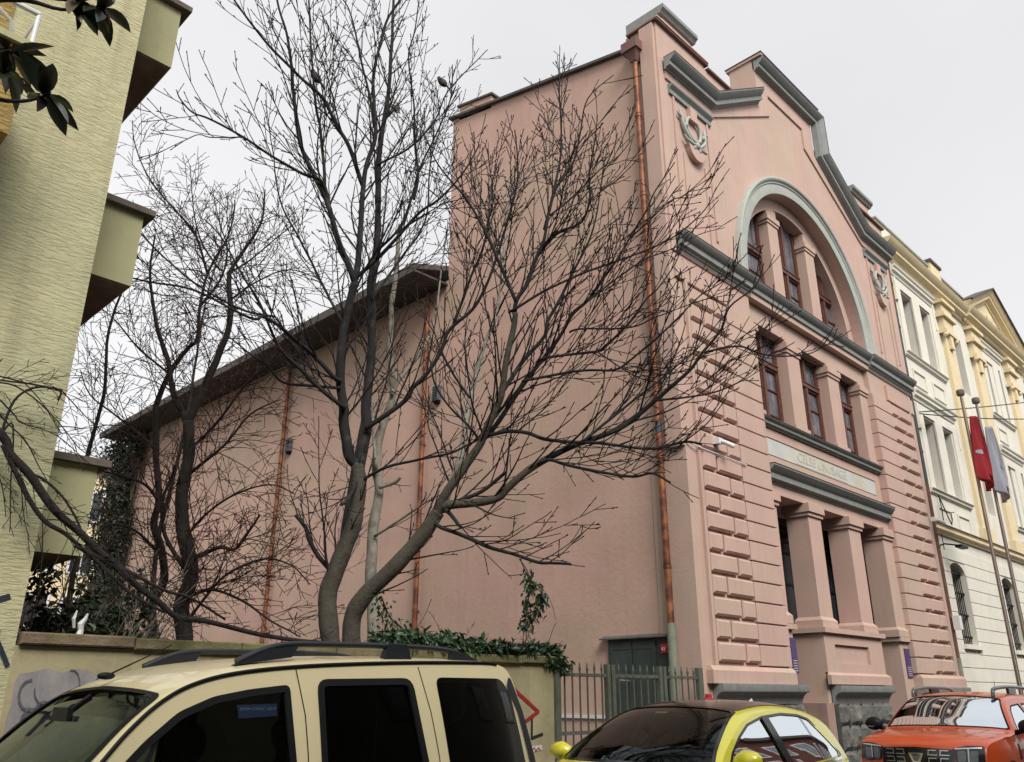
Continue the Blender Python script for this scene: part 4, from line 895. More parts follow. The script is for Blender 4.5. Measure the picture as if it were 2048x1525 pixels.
  ('branch',[(6.72,7.21,4.59),(6.86,6.94,4.64),(6.98,6.68,4.59),(7.11,6.43,4.47),(7.45,5.94,4.4),(7.78,5.47,4.31),(8.01,5.12,4.36),(8.06,4.93,4.3)],0.028,0.014),
  ('branch',[(7.93,5.07,4.34),(8.08,4.86,4.54),(8.19,4.71,4.76),(8.21,4.63,4.85)],0.009,0.004),
  ('branch',[(7.09,6.62,4.2),(7.11,6.44,4.22),(7.15,6.23,4.14),(7.34,5.87,4.01),(7.52,5.53,3.94),(7.58,5.3,3.95),(7.62,5.1,3.81)],0.024,0.012),
  ('branch',[(6.46,7.69,3.59),(6.41,7.62,3.5),(6.56,7.34,3.37),(6.71,7.07,3.23),(6.85,6.81,3.13),(6.99,6.55,3.02),(7.03,6.38,2.99),(7.13,6.16,2.97)],0.028,0.016),
  ('branch',[(5.72,8.72,2.93),(5.68,8.71,2.99),(5.54,8.8,3.16),(5.42,8.86,3.37),(5.36,8.86,3.5),(5.24,8.93,3.65)],0.035,0.022),
  ('branch',[(5.9,8.55,4.1),(5.92,8.44,4.16),(6.07,8.2,4.28),(6.25,7.94,4.34),(6.5,7.61,4.41),(6.6,7.43,4.48),(6.7,7.24,4.56),(6.78,7.08,4.62)],0.022,0.01),
  ('branch',[(6.67,7.2,4.54),(6.55,7.25,4.69),(6.34,7.39,4.93),(6.17,7.49,5.21),(6.08,7.5,5.52)],0.018,0.01),
  ('branch',[(6.5,7.58,3.75),(6.72,7.23,3.9),(6.83,7.0,4.06),(6.82,6.9,4.1)],0.028,0.018),
  ('branch',[(5.88,8.57,4.17),(5.67,8.42,3.89),(5.46,8.28,3.71)],0.026,0.018),
  ('branch',[(6.49,7.66,3.74),(6.46,7.47,3.62),(6.45,7.27,3.45)],0.03,0.02),
  ('pale',[(6.49,7.66,3.7),(6.61,7.72,3.88),(6.79,7.73,4.34),(6.93,7.77,4.81),(7.06,7.83,5.32),(7.17,7.89,5.54),(7.35,7.9,6.13),(7.57,7.86,6.77),(7.72,7.89,7.51),(7.86,7.93,8.89),(7.93,8.05,9.24)],0.052,0.016),  # sunlit limb and its two shoots: the light painted as pale bark
  ('pale',[(7.87,7.97,8.9),(8.13,7.8,9.41),(8.41,7.61,9.94),(8.58,7.53,10.69)],0.016,0.006),
  ('pale',[(7.64,7.78,7.66),(7.63,8.02,8.36),(7.6,8.29,9.11),(7.65,8.48,9.99)],0.016,0.006),
  ('branch',[(7.05,7.81,5.33),(6.98,8.11,5.77),(6.96,8.37,6.18),(6.97,8.6,6.73)],0.02,0.007),
]
TREE_PALE = [
  ('trunk',[(7.05,9.65,2.24),(7.01,9.75,3.11),(7.02,9.79,3.46),(7.05,9.82,3.93),(7.11,9.82,4.42),(7.08,9.9,4.75),(7.11,9.93,5.2),(7.2,9.89,5.6),(7.28,9.86,5.96),(7.26,9.93,6.56),(7.26,9.99,6.78),(7.28,10.02,7.3),(7.32,10.03,8.11),(7.37,10.04,9.12)],0.085,0.035),
  ('branch',[(7.01,9.69,4.42),(7.14,9.49,4.49),(7.16,9.4,4.55)],0.03,0.02),
  ('branch',[(7.2,9.78,5.92),(7.36,9.8,6.22),(7.67,9.65,6.78),(7.87,9.62,7.36),(7.99,9.67,8.16),(8.14,9.69,9.3)],0.03,0.01),
  ('branch',[(6.99,9.71,3.71),(7.12,9.3,3.91),(7.23,8.9,4.11),(7.29,8.55,4.21)],0.022,0.008),
  ('branch',[(6.97,9.74,4.7),(7.02,9.97,5.44),(7.09,10.18,6.08)],0.03,0.012),
]
TREE_THORN = [
  ('trunk',[(5.84,12.87,2.03),(5.87,12.88,2.4),(5.8,12.98,2.91),(5.86,12.96,3.34),(5.75,13.1,3.93),(5.66,13.23,4.47),(5.67,13.26,5.02),(5.69,13.27,5.46),(5.64,13.36,5.93)],0.13,0.09),
  ('trunk',[(5.76,13.52,2.04),(5.7,13.63,2.5),(5.65,13.74,2.95),(5.76,13.68,3.34),(5.68,13.82,3.88),(5.57,13.98,4.29),(5.6,14.0,4.72),(5.48,14.18,5.6),(5.41,14.3,6.42)],0.075,0.05),
  ('branch',[(5.65,13.35,5.9),(5.43,13.61,6.41),(5.32,13.77,7.03),(5.13,14.02,7.68),(5.01,14.18,8.28),(4.92,14.32,8.94),(4.92,14.37,9.7)],0.06,0.014),
  ('branch',[(5.64,13.36,5.93),(5.72,13.24,6.39),(5.86,13.06,7.14),(5.94,12.95,7.75),(5.86,13.0,8.55),(5.85,12.97,8.78),(6.0,12.78,9.27),(6.13,12.61,9.77),(6.11,12.59,10.42)],0.075,0.014),
  ('branch',[(5.41,14.3,6.37),(5.51,14.14,7.03),(5.68,13.91,7.49),(5.75,13.78,7.63),(5.71,13.76,8.27),(5.73,13.67,8.92),(5.92,13.42,9.76),(5.91,13.37,10.46)],0.05,0.012),
  ('branch',[(5.74,13.83,8.3),(5.99,13.71,8.9),(6.08,13.77,9.6),(5.97,14.02,10.22),(5.84,14.3,11.09)],0.025,0.008),
  ('branch',[(5.74,13.69,8.92),(5.47,13.88,9.72),(5.12,14.14,10.23),(4.69,14.49,10.86),(4.38,14.72,11.62),(4.26,14.76,12.16)],0.025,0.007),
  ('branch',[(5.85,13.44,8.95),(5.57,13.86,9.65),(5.42,14.15,10.59),(5.35,14.37,11.47)],0.02,0.006),
  ('branch',[(5.81,13.04,3.45),(5.64,13.13,3.68),(5.45,13.24,4.06),(5.36,13.25,4.53),(5.4,13.11,4.93),(5.39,13.04,5.08)],0.04,0.02),
  ('branch',[(5.83,13.02,3.61),(5.9,12.81,3.67),(6.07,12.5,3.77),(6.19,12.24,3.72),(6.28,12.0,4.01),(6.32,11.82,4.23)],0.045,0.015),
  ('branch',[(5.72,13.28,5.02),(5.81,13.05,5.16),(6.02,12.69,5.48),(6.22,12.34,5.97),(6.5,11.91,6.19)],0.035,0.009),
  ('branch',[(5.5,13.79,4.64),(5.26,13.81,4.86),(4.9,13.97,4.99),(4.55,14.11,5.04),(4.25,14.2,5.16)],0.03,0.008),
  ('branch',[(5.46,14.11,5.56),(5.13,14.3,5.89),(4.82,14.47,6.13),(4.44,14.72,6.46),(4.22,14.79,6.89)],0.026,0.007),
  ('branch',[(5.53,14.18,6.99),(5.05,14.48,7.42),(4.61,14.73,7.95),(4.2,14.96,8.29)],0.022,0.006),
  ('branch',[(5.56,13.73,3.82),(5.21,13.79,4.1),(4.85,13.88,4.15),(4.58,13.86,3.87),(4.33,13.83,3.53)],0.026,0.008),
  ('branch',[(5.77,12.94,2.98),(5.97,12.46,3.11),(6.21,11.93,2.94),(6.44,11.41,2.63),(6.66,10.9,2.38)],0.03,0.008),
  ('branch',[(5.84,12.87,2.61),(6.04,12.31,3.25),(6.32,11.67,3.52),(6.52,11.12,3.41),(6.61,10.67,3.09)],0.025,0.007),
  ('branch',[(5.71,13.29,5.46),(5.87,12.84,5.82),(6.13,12.3,6.55),(6.46,11.68,7.01),(6.56,11.29,7.38)],0.03,0.007),
  ('branch',[(5.89,12.97,8.19),(6.16,12.45,8.5),(6.44,11.93,8.61),(6.74,11.4,8.33)],0.02,0.006),
  ('branch',[(5.86,12.99,8.74),(6.04,12.67,8.94),(6.33,12.23,9.4),(6.51,11.9,9.65)],0.02,0.006),
  ('branch',[(5.75,13.1,3.93),(5.86,12.74,4.29),(6.09,12.26,4.58),(6.38,11.72,4.7),(6.58,11.27,4.5)],0.025,0.007),
]
BOUGH = [
  ('trunk',[(0.67,7.35,0.73),(0.32,7.35,2.48),(0.26,7.35,3.64),(0.7,7.35,3.99),(1.18,7.35,3.8),(1.62,7.35,3.54),(1.71,7.35,3.4),(1.91,7.35,3.24),(2.14,7.35,2.99),(2.36,7.35,2.84),(2.58,7.35,2.68),(2.81,7.35,2.51),(3.06,7.35,2.37),(3.26,7.36,2.24),(3.57,7.47,2.23),(4.12,7.65,2.16),(4.45,7.65,2.12),(4.97,7.65,2.1),(5.47,7.65,2.1),(5.94,7.65,2.1)],0.044,0.016),
  ('branch',[(1.65,7.35,3.46),(1.76,7.35,3.29),(2.03,7.35,2.94),(2.23,7.35,2.83),(2.41,7.35,2.71),(2.59,7.35,2.58),(2.82,7.35,2.41),(3.14,7.35,2.27)],0.022,0.012),
  ('branch',[(2.32,7.35,2.75),(2.75,7.35,2.59),(3.11,7.35,2.46),(3.37,7.41,2.42),(3.8,7.55,2.26)],0.02,0.01),
  ('branch',[(1.89,7.35,3.26),(2.0,7.35,3.24),(2.18,7.35,3.1),(2.39,7.35,2.8),(2.46,7.35,2.6)],0.014,0.006),
  ('branch',[(1.62,7.35,3.54),(1.66,7.35,3.84),(1.79,7.35,3.98),(1.97,7.35,4.0),(1.97,7.35,3.92)],0.012,0.005),
  ('branch',[(1.53,7.35,3.98),(1.75,7.35,4.0),(1.97,7.35,4.01),(2.02,7.35,3.98),(2.35,7.35,3.74),(2.67,7.35,3.63)],0.008,0.003),
  ('branch',[(1.62,7.35,3.54),(1.69,7.35,3.64),(1.76,7.35,3.2),(1.83,7.35,2.79)],0.01,0.003),
  ('branch',[(1.18,7.35,3.8),(1.53,7.35,3.96),(1.76,7.35,3.91),(1.99,7.35,3.75),(2.22,7.35,3.54),(2.39,7.35,3.5)],0.008,0.003),
  ('branch',[(1.31,7.35,4.01),(1.52,7.35,4.01),(1.75,7.35,4.0),(1.97,7.35,4.01),(1.98,7.35,3.91)],0.008,0.004),
  ('branch',[(1.58,7.35,3.7),(1.67,7.35,3.63),(1.8,7.35,3.53),(1.93,7.35,3.35),(2.02,7.35,3.24)],0.008,0.003),
  ('branch',[(1.56,7.35,3.82),(1.69,7.35,3.72),(1.75,7.35,3.67),(2.01,7.35,3.62),(2.32,7.35,3.43)],0.007,0.003),
  ('branch',[(1.62,7.35,3.54),(1.62,7.35,3.33),(1.72,7.35,3.11),(1.78,7.35,2.9)],0.007,0.003),
  ('branch',[(1.67,7.35,4.02),(1.84,7.35,3.89),(1.97,7.35,3.74),(2.05,7.35,3.63)],0.005,0.002),
]
# ============================================================ TREES
def catmull(P, sub=4):
    P = [Vector(p) for p in P]; out = []
    for i in range(len(P)-1):
        p0 = P[max(i-1,0)]; p1 = P[i]; p2 = P[i+1]; p3 = P[min(i+2,len(P)-1)]
        for k in range(sub):
            t = k/sub; out.append(.5*((2*p1)+(p2-p0)*t+(2*p0-5*p1+4*p2-p3)*t*t+(3*p1-p0-3*p2+p3)*t**3))
    out.append(P[-1]); return out
def twig(mb, p, d, ln, r, lv, st, rnd):
    """one side shoot with its own side shoots, curved upwards"""
    n = max(2, int(ln/st['seg'])); pts = [p.copy()]; dirs = [d.copy()]; q = p.copy(); dd = d.copy(); w_ = st['wob']
    for i in range(n):
        dd = (dd+Vector((rnd.uniform(-w_, w_), rnd.uniform(-w_, w_), rnd.uniform(-w_, w_)+st['up']))).normalized()
        q = q+dd*(ln/n); pts.append(q.copy()); dirs.append(dd.copy())
    rad = [max(st['rmin'], r*(1-.75*i/n)) for i in range(n+1)]
    mb.tube(pts, rad, 5 if r > .012 else 3, caps=False)
    if st.get('bud') and lv <= 1: mb.tube([q, q+dd*.012, q+dd*.035], [rad[-1], rad[-1]*1.7, .001], 3, caps=False)
    if lv <= 0: return
    sp = st['sp'][lv-1]; s = sp*rnd.uniform(.4, 1.2); side = rnd.choice((-1, 1)); ax = Vector((rnd.uniform(-1,1), rnd.uniform(-1,1), rnd.uniform(-1,1)))
    while s < ln*.97:
        i = min(n-1, int(s/ln*n)); f = s/ln*n-i; pp = pts[i].lerp(pts[i+1], f); di = dirs[i]
        pr = (ax-di*ax.dot(di)); pr = pr.normalized() if pr.length > 1e-3 else di.orthogonal().normalized()
        ang = R(rnd.uniform(*st['ang'])); nd = (di*math.cos(ang)+(pr*side+di.cross(pr)*rnd.uniform(-.7, .7)).normalized()*math.sin(ang)).normalized()
        rest = 1-s/ln
        twig(mb, pp, nd, ln*st['ratio'][lv-1]*(.35+.65*rest)*rnd.uniform(.6, 1.25), max(st['rmin'], rad[i]*.6), lv-1, st, rnd)
        side = -side; s += sp*rnd.uniform(.6, 1.5)
def make_tree(name, data, loc, label, barks, st, seed, group=None, lv=2):
    e = empty(name, loc, label, 'tree', group); rnd = random.Random(seed); tw = MB()
    for kind, pts, r0, r1 in data:
        C_ = catmull(pts, 5); n = len(C_)-1
        # small irregular wander so that limbs are never ruler-straight
        for i in range(1, n): C_[i] = C_[i]+Vector((noise.noise(C_[i]*2.3), noise.noise(C_[i]*2.3+Vector((9,0,0))), noise.noise(C_[i]*2.3+Vector((0,9,0)))))*min(.022, .008+r0*.12)
        rad = [(r0+(r1-r0)*i/n)*(1+.10*noise.noise(C_[i]*5)) for i in range(n+1)]
        if kind == 'trunk' and pts[0][2] < 2.6: rad[0] *= 1.25; C_[0].z -= .6
        MB().tube(C_, rad, 12 if kind == 'trunk' else 7).build('branch' if kind == 'pale' else kind, 'bark_pale' if kind == 'pale' else barks[0] if kind == 'trunk' and pts[0][2] < 4.35 and pts[-1][2] < 6.2 else barks[1], e, smooth=180, fix=False)
        tot = sum((C_[i+1]-C_[i]).length for i in range(n)); s = st['start'](kind, r0, tot); i = 0; acc = 0; side = 1
        while s < tot*.985:
            while i < n-1 and acc+(C_[i+1]-C_[i]).length < s: acc += (C_[i+1]-C_[i]).length; i += 1
            f = (s-acc)/max(1e-6, (C_[i+1]-C_[i]).length); pp = C_[i].lerp(C_[i+1], min(1, f)); di = (C_[i+1]-C_[i]).normalized(); rr = rad[i]
            ax = Vector((rnd.uniform(-1,1), rnd.uniform(-1,1), rnd.uniform(-.2,.8))); pr = (ax-di*ax.dot(di)).normalized()
            ang = R(rnd.uniform(*st['ang'])); nd = (di*math.cos(ang)+pr*math.sin(ang)).normalized()
            ln = st['len']*rnd.uniform(.35, 1.25)*(.35+.65*(1-s/tot)) * (1 if rr > .012 else .7)
            twig(tw, pp, nd, ln, min(rr*.45, st['rtw']), lv, st, rnd)
            s += st['step']*rnd.uniform(.5, 1.5)*(1 if rr < .03 else 1.5)
    if tw.v: tag(tw.build('twigs', barks[2], e, fix=False, smooth=180), kind='stuff')
    return e
ST_MAIN = dict(seg=.10, wob=.085, up=.045, rmin=.0056, sp=(.19, .27), ratio=(.17, .42), ang=(20, 44), len=1.75, rtw=.015, step=.17, bud=True,
    start=lambda k, r, t: (t*.5 if r > .09 else t*.25) if k == 'trunk' else .15)
ST_THORN = dict(seg=.12, wob=.15, up=-.03, rmin=.0054, sp=(.18, .26), ratio=(.42, .5), ang=(30, 70), len=1.9, rtw=.011, step=.10,
    start=lambda k, r, t: .6 if k == 'trunk' else .1)
ST_PALE = dict(seg=.12, wob=.12, up=.09, rmin=.0045, sp=(.2, .25), ratio=(.4, .5), ang=(25, 50), len=.9, rtw=.009, step=.4, bud=True,
    start=lambda k, r, t: t*.4 if k == 'trunk' else .2)
make_tree('bare_tree', TREE_MAIN, (5.92, 8.6, .5), 'largest bare tree, forked low behind the garden wall, its limbs reaching over the pink front', ('bark', 'bark_branch', 'twig'), ST_MAIN, 3)
make_tree('pale_tree', TREE_PALE, (7.05, 9.7, .5), 'pale barked bare tree rising straight up right behind the big forked tree', ('bark_pale', 'bark_pale', 'twig'), ST_PALE, 5)
make_tree('thorny_tree', TREE_THORN, (5.9, 12.9, .5), 'dark thorny bare tree with arching reddish twigs, left in front of the wing', ('bark_thorn', 'bark_thorn', 'twig_red'), ST_THORN, 12)
ST_B = dict(seg=.08, wob=.16, up=-.03, rmin=.0028, sp=(.1, .16), ratio=(.4, .5), ang=(25, 60), len=.62, rtw=.006, step=.09, start=lambda k, r, t: .2)
make_tree('leaning_tree', BOUGH, (.6, 7.36, 0), 'dark drooping bough crossing the beige building and lying on the garden wall coping', ('bark_bough', 'bark_bough', 'twig'), ST_B, 22, lv=1)
# fine background saplings behind the garden
random.seed(31)
for k, (x, y, h, lab) in enumerate(((5.2, 16.5, 10.8, 'thin twiggy sapling behind the thorny tree, nearer the beige building'), (7.4, 17.5, 11.5, 'thin twiggy sapling between the thorny tree and the forked tree'), (8.6, 13.5, 12.2, 'tall slim sapling rising behind the top of the forked tree'))):
    rnd = random.Random(50+k); P_ = [(x, y, .3)]
    for i in range(8): P_.append((P_[-1][0]+rnd.uniform(-.14, .14), P_[-1][1]+rnd.uniform(-.14, .14), P_[-1][2]+h/8))
    make_tree('sapling', [('trunk', P_, .07, .012)], (x, y, .3), lab, ('bark_thorn', 'bark_thorn', 'twig'), dict(ST_PALE, len=2.0, step=.14, wob=.16, up=.05, start=lambda q, r, t: t*.3), 60+k, 'twiggy saplings behind the garden')

# ---- leaves
def leaf_mesh(name, mtl, ln, wd, fold=.25, curl=.2, n=5):
    vs = []; fs = []
    for i in range(n+1):
        t = i/n; w_ = wd/2*math.sin(math.pi*min(1, t**.8*.97+.03))**.8; z = -curl*ln*t*t
        vs += [(-w_, ln*t, z+fold*w_), (0, ln*t, z), (w_, ln*t, z+fold*w_)]
    for i in range(n): b_ = i*3; fs += [(b_, b_+1, b_+4, b_+3), (b_+1, b_+2, b_+5, b_+4)]
    me = bpy.data.meshes.new(name); me.from_pydata(vs, [], fs); me.polygons.foreach_set('use_smooth', [True]*len(fs)); me.materials.append(MATS[mtl]); return me
def add_leaf_obj(me, p, d, up, parent, sc=1):
    y = d.normalized(); x = y.cross(up); x = x.normalized() if x.length > 1e-3 else y.orthogonal().normalized(); z = x.cross(y)
    M = Matrix(((x.x, y.x, z.x), (x.y, y.y, z.y), (x.z, y.z, z.z))).to_4x4()
    o = bpy.data.objects.new('leaf', me); COL.objects.link(o); o.parent = parent
    o.matrix_basis = Matrix.Translation(Vector(p)-root_loc(parent)) @ M @ Matrix.Scale(sc, 4); return o
def leaf_cloud(name, mtl, pts, ln, wd, rnd, parent, nrm=None, hang=0):
    mb = MB()
    for p in pts:
        p = Vector(p); d = Vector((rnd.uniform(-1,1), rnd.uniform(-1,1), rnd.uniform(-1,.7)-hang)).normalized()
        if nrm is not None: d = (d+nrm*.5).normalized()
        u = Vector((rnd.uniform(-1,1), rnd.uniform(-1,1), rnd.uniform(0,1.5))); x = d.cross(u).normalized(); z = x.cross(d)
        l = ln*rnd.uniform(.6, 1.3); w_ = wd*rnd.uniform(.7, 1.2)/2
        a = p+d*l*.35; b_ = p+d*l*.7-z*l*.06; c = p+d*l-z*l*.18
        mb.add([p, a+x*w_+z*w_*.3, a-z*.1*w_, a-x*w_+z*w_*.3, b_+x*w_*.75+z*w_*.2, b_, b_-x*w_*.75+z*w_*.2, c], [(0,1,2),(0,2,3),(1,4,5,2),(2,5,6,3),(4,7,5),(5,7,6)])
    o = mb.build(name, mtl, parent, fix=False); tag(o, kind='stuff'); return o
# magnolia at the top left, close to the camera
mg = empty('magnolia_tree', (-.75, 3.6, .12), 'evergreen magnolia, a few large dark leaves hanging in at the top left corner', 'tree')
mgt = MB(); mgt.tube(catmull([(-.75,3.6,.1),(-.72,3.62,1.6),(-.66,3.7,3.2),(-.5,3.9,4.6),(-.3,4.1,5.8)], 4), [.12]*5+[.1]*5+[.07]*5+[.04]*2, 10); mgt.build('trunk', 'bark', mg, smooth=180, fix=False)
rnd = random.Random(7)
lm_ = leaf_mesh('leaf', 'leaf_magnolia', .20, .080, .22, .18)
lm2 = leaf_mesh('leaf', 'leaf_under', .17, .06, .2, .3)
mtips = []
for P_ in ([(-.62,3.75,3.9),(-.1,4.15,4.75),(.3,4.4,4.98),(.59,4.24,5.05),(.74,4.12,5.01),(.90,3.95,5.02)], [(-.6,3.8,4.0),(0,4.2,4.5),(.35,4.4,4.60),(.55,4.28,4.43),(.68,4.16,4.40),(.77,4.06,4.44)], [(-.55,3.85,4.3),(.1,4.3,4.72),(.42,4.38,4.82),(.60,4.26,4.72)], [(-.5,3.9,4.5),(.2,4.2,4.95),(.6,4.2,5.07),(.8,4.04,5.05)],[(-.6,3.75,3.9),(.1,4.25,4.42),(.45,4.33,4.50),(.60,4.22,4.58)]):
    C_ = catmull(P_, 4); MB().tube(C_, [.02-.013*i/(len(C_)-1) for i in range(len(C_))], 7).build('branch', 'bark_branch', mg, smooth=180, fix=False); mtips.append((C_[-1], (C_[-1]-C_[-3]).normalized()))
for (p, d) in mtips:
    for k in range(10):
        a = 2*math.pi*k/10+rnd.uniform(-.3, .3); s = d.orthogonal().normalized(); t = d.cross(s)
        dd = (d*rnd.uniform(-.1, .8)+(s*math.cos(a)+t*math.sin(a))*rnd.uniform(.7, 1.1)+Vector((0,0,-.25))).normalized()
        add_leaf_obj(lm_ if rnd.random() < .8 else lm2, p-d*rnd.uniform(0, .05), dd, Vector((rnd.uniform(-.4,.4), rnd.uniform(-.4,.4), 1)), mg, rnd.uniform(.75, 1.2))
# ivy heap along the coping
iv = empty('ivy_heap', (7.2, 7.7, 2.07), 'heap of green ivy and dead stems on the right end of the mossy coping', 'plant'); rnd = random.Random(9)
pts = []
for k in range(3200):
    t = rnd.random(); x = 5.7+t*2.85; hgt = (.20 if t < .42 else .13)+.05*noise.noise(Vector((x*3, 0, 4))); a = rnd.random()
    pts.append((x, 7.70+rnd.uniform(-.17, .2), 2.07+hgt*1.15*a*(1-abs(rnd.uniform(-.5,.5)))))
for k in range(150): x = rnd.uniform(8.2, 8.62); pts.append((x, 7.55+rnd.uniform(-.05,.1), 2.05-rnd.uniform(0, .35)*(x-8.1)))
leaf_cloud('leaves', 'leaf_ivy', pts, .095, .045, rnd, iv)
q = MB()
q.tube(catmull([(7.1,7.6,2.07),(7.5,7.58,2.10),(7.9,7.6,2.17),(8.3,7.66,2.19)], 4), [.03]*13, 7); q.tube(catmull([(7.4,7.68,2.1),(7.9,7.7,2.19),(8.35,7.72,2.22)], 4), .022, 7)
q.tube([(7.15,7.65,2.12),(7.16,7.66,2.26)], .008, 5)
for k in range(30): a = Vector((rnd.uniform(5.8, 8.4), 7.7, 2.1)); twig(q, a, Vector((rnd.uniform(-1,1), rnd.uniform(-.4,.4), rnd.uniform(.1,.9))).normalized(), rnd.uniform(.15, .5), .005, 1, ST_B, rnd)
q.build('stems', 'bark_bough', iv, fix=False)
for p, d in (((6.1,7.7,2.2),(.8,0,.9)), ((8.0,7.7,2.25),(.75,.1,.8))): q = MB(); twig(q, Vector(p), Vector(d).normalized(), .5, .008, 0, ST_PALE, rnd); q.build('dead_shoot', 'dry_stem', iv, fix=False)
# hanging vine under the long low limb
hv = empty('hanging_vine', (7.1, 6.7, 2.4), 'leafy vine hanging from the tip of the low bare limb down to the ivy heap', 'plant'); rnd = random.Random(19)
q = MB(); vp = []
vt = [((6.9,6.75,3.07),(6.97,6.68,2.92),(7.02,6.69,2.73),(7.12,6.88,2.41),(7.61,7.38,2.18)), ((6.91,6.74,3.06),(6.96,6.62,2.80),(7.12,6.59,2.67),(7.15,6.70,2.54),(7.23,6.91,2.42),(7.63,7.36,2.18)), ((6.96,6.62,2.82),(7.03,6.54,2.74),(7.11,6.47,2.61),(7.23,6.49,2.4))]
for k, P_ in enumerate(vt):
    C_ = catmull(P_, 6); q.tube(C_, .006 if k < 2 else .003, 4)
    if k < 2:
        for c in C_[6:-5]:
            for _ in range(8): vp.append(c+Vector((rnd.gauss(0,.035), rnd.gauss(0,.035), rnd.gauss(0,.05))))
q.build('stems', 'bark_bough', hv, fix=False); leaf_cloud('leaves', 'leaf_ivy', vp, .085, .034, rnd, hv, hang=.8)
# leafy creeper climbing at the foot of the right stem
cv = empty('creeper', (6.6, 8.2, 2.1), 'sparse leafy creeper slanting down from the forked trunk to the coping', 'plant'); vp = []; q = MB()
C_ = catmull([(6.07,8.23,2.70),(6.19,8.2,2.47),(6.32,8.1,2.33),(6.45,7.9,2.12)], 6); q.tube(C_, .012, 6)
for c in C_:
    for _ in range(9): vp.append(c+Vector((rnd.gauss(-.03,.07), rnd.gauss(0,.06), rnd.gauss(-.03,.06))))
q.build('stems', 'bark_bough', cv, fix=False); leaf_cloud('leaves', 'leaf_ivy', vp, .07, .032, rnd, cv, hang=.5)
# ivy clad rear corner of the pink wing
ic = empty('ivy_column', (12, 33.4, 0), 'dark dead ivy thicket clothing the far rear corner of the pink wing', 'plant'); rnd = random.Random(29); pts = []; q = MB()
for k in range(15000):
    z = rnd.uniform(.2, 11.2); wd = 1.0+.6*noise.noise(Vector((z*.5, 3, 1)))+(1.5 if z < 3 else 0)
    pts.append((12.0-abs(rnd.gauss(0, .35)), 33.6+rnd.uniform(-1.5, .9)*wd, z))
leaf_cloud('leaves', 'leaf_dark', pts, .16, .09, rnd, ic, hang=.3)
for k in range(90):
    z = rnd.uniform(.3, 10); p = Vector((11.9, 33.4+rnd.uniform(-1.4, 1.0), z)); twig(q, p, Vector((rnd.uniform(-1,0), rnd.uniform(-.6,.3), rnd.uniform(-.2,1))).normalized(), rnd.uniform(.6, 1.8), .014, 1, dict(ST_B, seg=.15, sp=(.25,.3), rmin=.008), rnd)
for k in range(10): y = 33.4+rnd.uniform(-1.2, .8); q.tube([(11.95, y+rnd.uniform(-.3,.3), i*1.1) for i in range(11)], .035, 5)
q.build('stems', 'dry_stem', ic, fix=False)
# evergreen shrubs and bramble behind the wall at the left
def shrub(name, c, r, h, n, mtl, lab, seed, ln=.11, wd=.05):
    rnd = random.Random(seed); e = empty(name, (c[0], c[1], .5), lab, 'shrub', 'evergreen shrubs behind the garden wall'); pts = []
    while len(pts) < n:
        a = rnd.uniform(0, 2*math.pi); u = rnd.random()**.5; z = rnd.random()
        rr = r*(1-.35*z)*(.75+.45*noise.noise(Vector((math.cos(a)*1.5, math.sin(a)*1.5, z*2.5+seed))))
        p = Vector((c[0]+rr*u*math.cos(a), c[1]+rr*u*math.sin(a), .4+(h-.4)*z*(.85+.3*noise.noise(Vector((math.cos(a)*2, math.sin(a)*2, seed*1.7))))))
        if noise.noise(p*2.2) < .28: pts.append(p)
    leaf_cloud('leaves', mtl, pts[:int(n*.93)], ln, wd, rnd, e); leaf_cloud('young_leaves', 'leaf_light', pts[int(n*.93):], ln, wd, rnd, e)
    q = MB()
    for k in range(26): twig(q, Vector((c[0]+rnd.uniform(-.2,.2), c[1]+rnd.uniform(-.2,.2), .4)), Vector((rnd.uniform(-.6,.6), rnd.uniform(-.6,.6), 1)).normalized(), h*rnd.uniform(.7, 1.15), .016, 1, dict(ST_B, up=.02, rmin=.004, seg=.15, sp=(.3,.3)), rnd)
    q.build('stems', 'dry_stem', e, fix=False)
shrub('evergreen_shrub', (3.0, 9.6), .75, 2.9, 4200, 'leaf_dark', 'dark evergreen shrub squeezed against the corner of the beige building', 1)
shrub('evergreen_shrub', (3.9, 11.0), 1.1, 3.1, 6000, 'leaf_dark', 'broad dark evergreen shrub behind the mossy coping, left of the thorny tree', 2)
shrub('evergreen_shrub', (4.9, 13.6), 1.2, 2.8, 5000, 'leaf_dark', 'dark bramble mass at the foot of the thorny tree', 3)
shrub('evergreen_shrub', (5.2, 22), 1.8, 4.6, 5000, 'leaf_dark', 'farther overgrown shrub below the yellow house', 4, .16, .08)
shrub('evergreen_shrub', (9.2, 30), 2.2, 4.2, 6000, 'leaf_dark', 'overgrown shrub at the foot of the ivy covered corner', 5, .18, .09)
# crumpled white plastic on the wall
pbg = MB(); rnd = random.Random(3)
pbg.tube([(2.60+.02*i*rnd.uniform(-1,1.4), 7.72, 2.07+.045*i) for i in range(5)], [.03,.022,.028,.018,.008], 6); pbg.tube([(2.55,7.72,2.13),(2.53,7.7,2.2),(2.55,7.72,2.27)], [.012,.016,.006], 5)
tag(pbg.build('plastic_scrap', 'white_enamel'), 'crumpled white plastic scrap standing on the mossy coping at the left', 'litter')
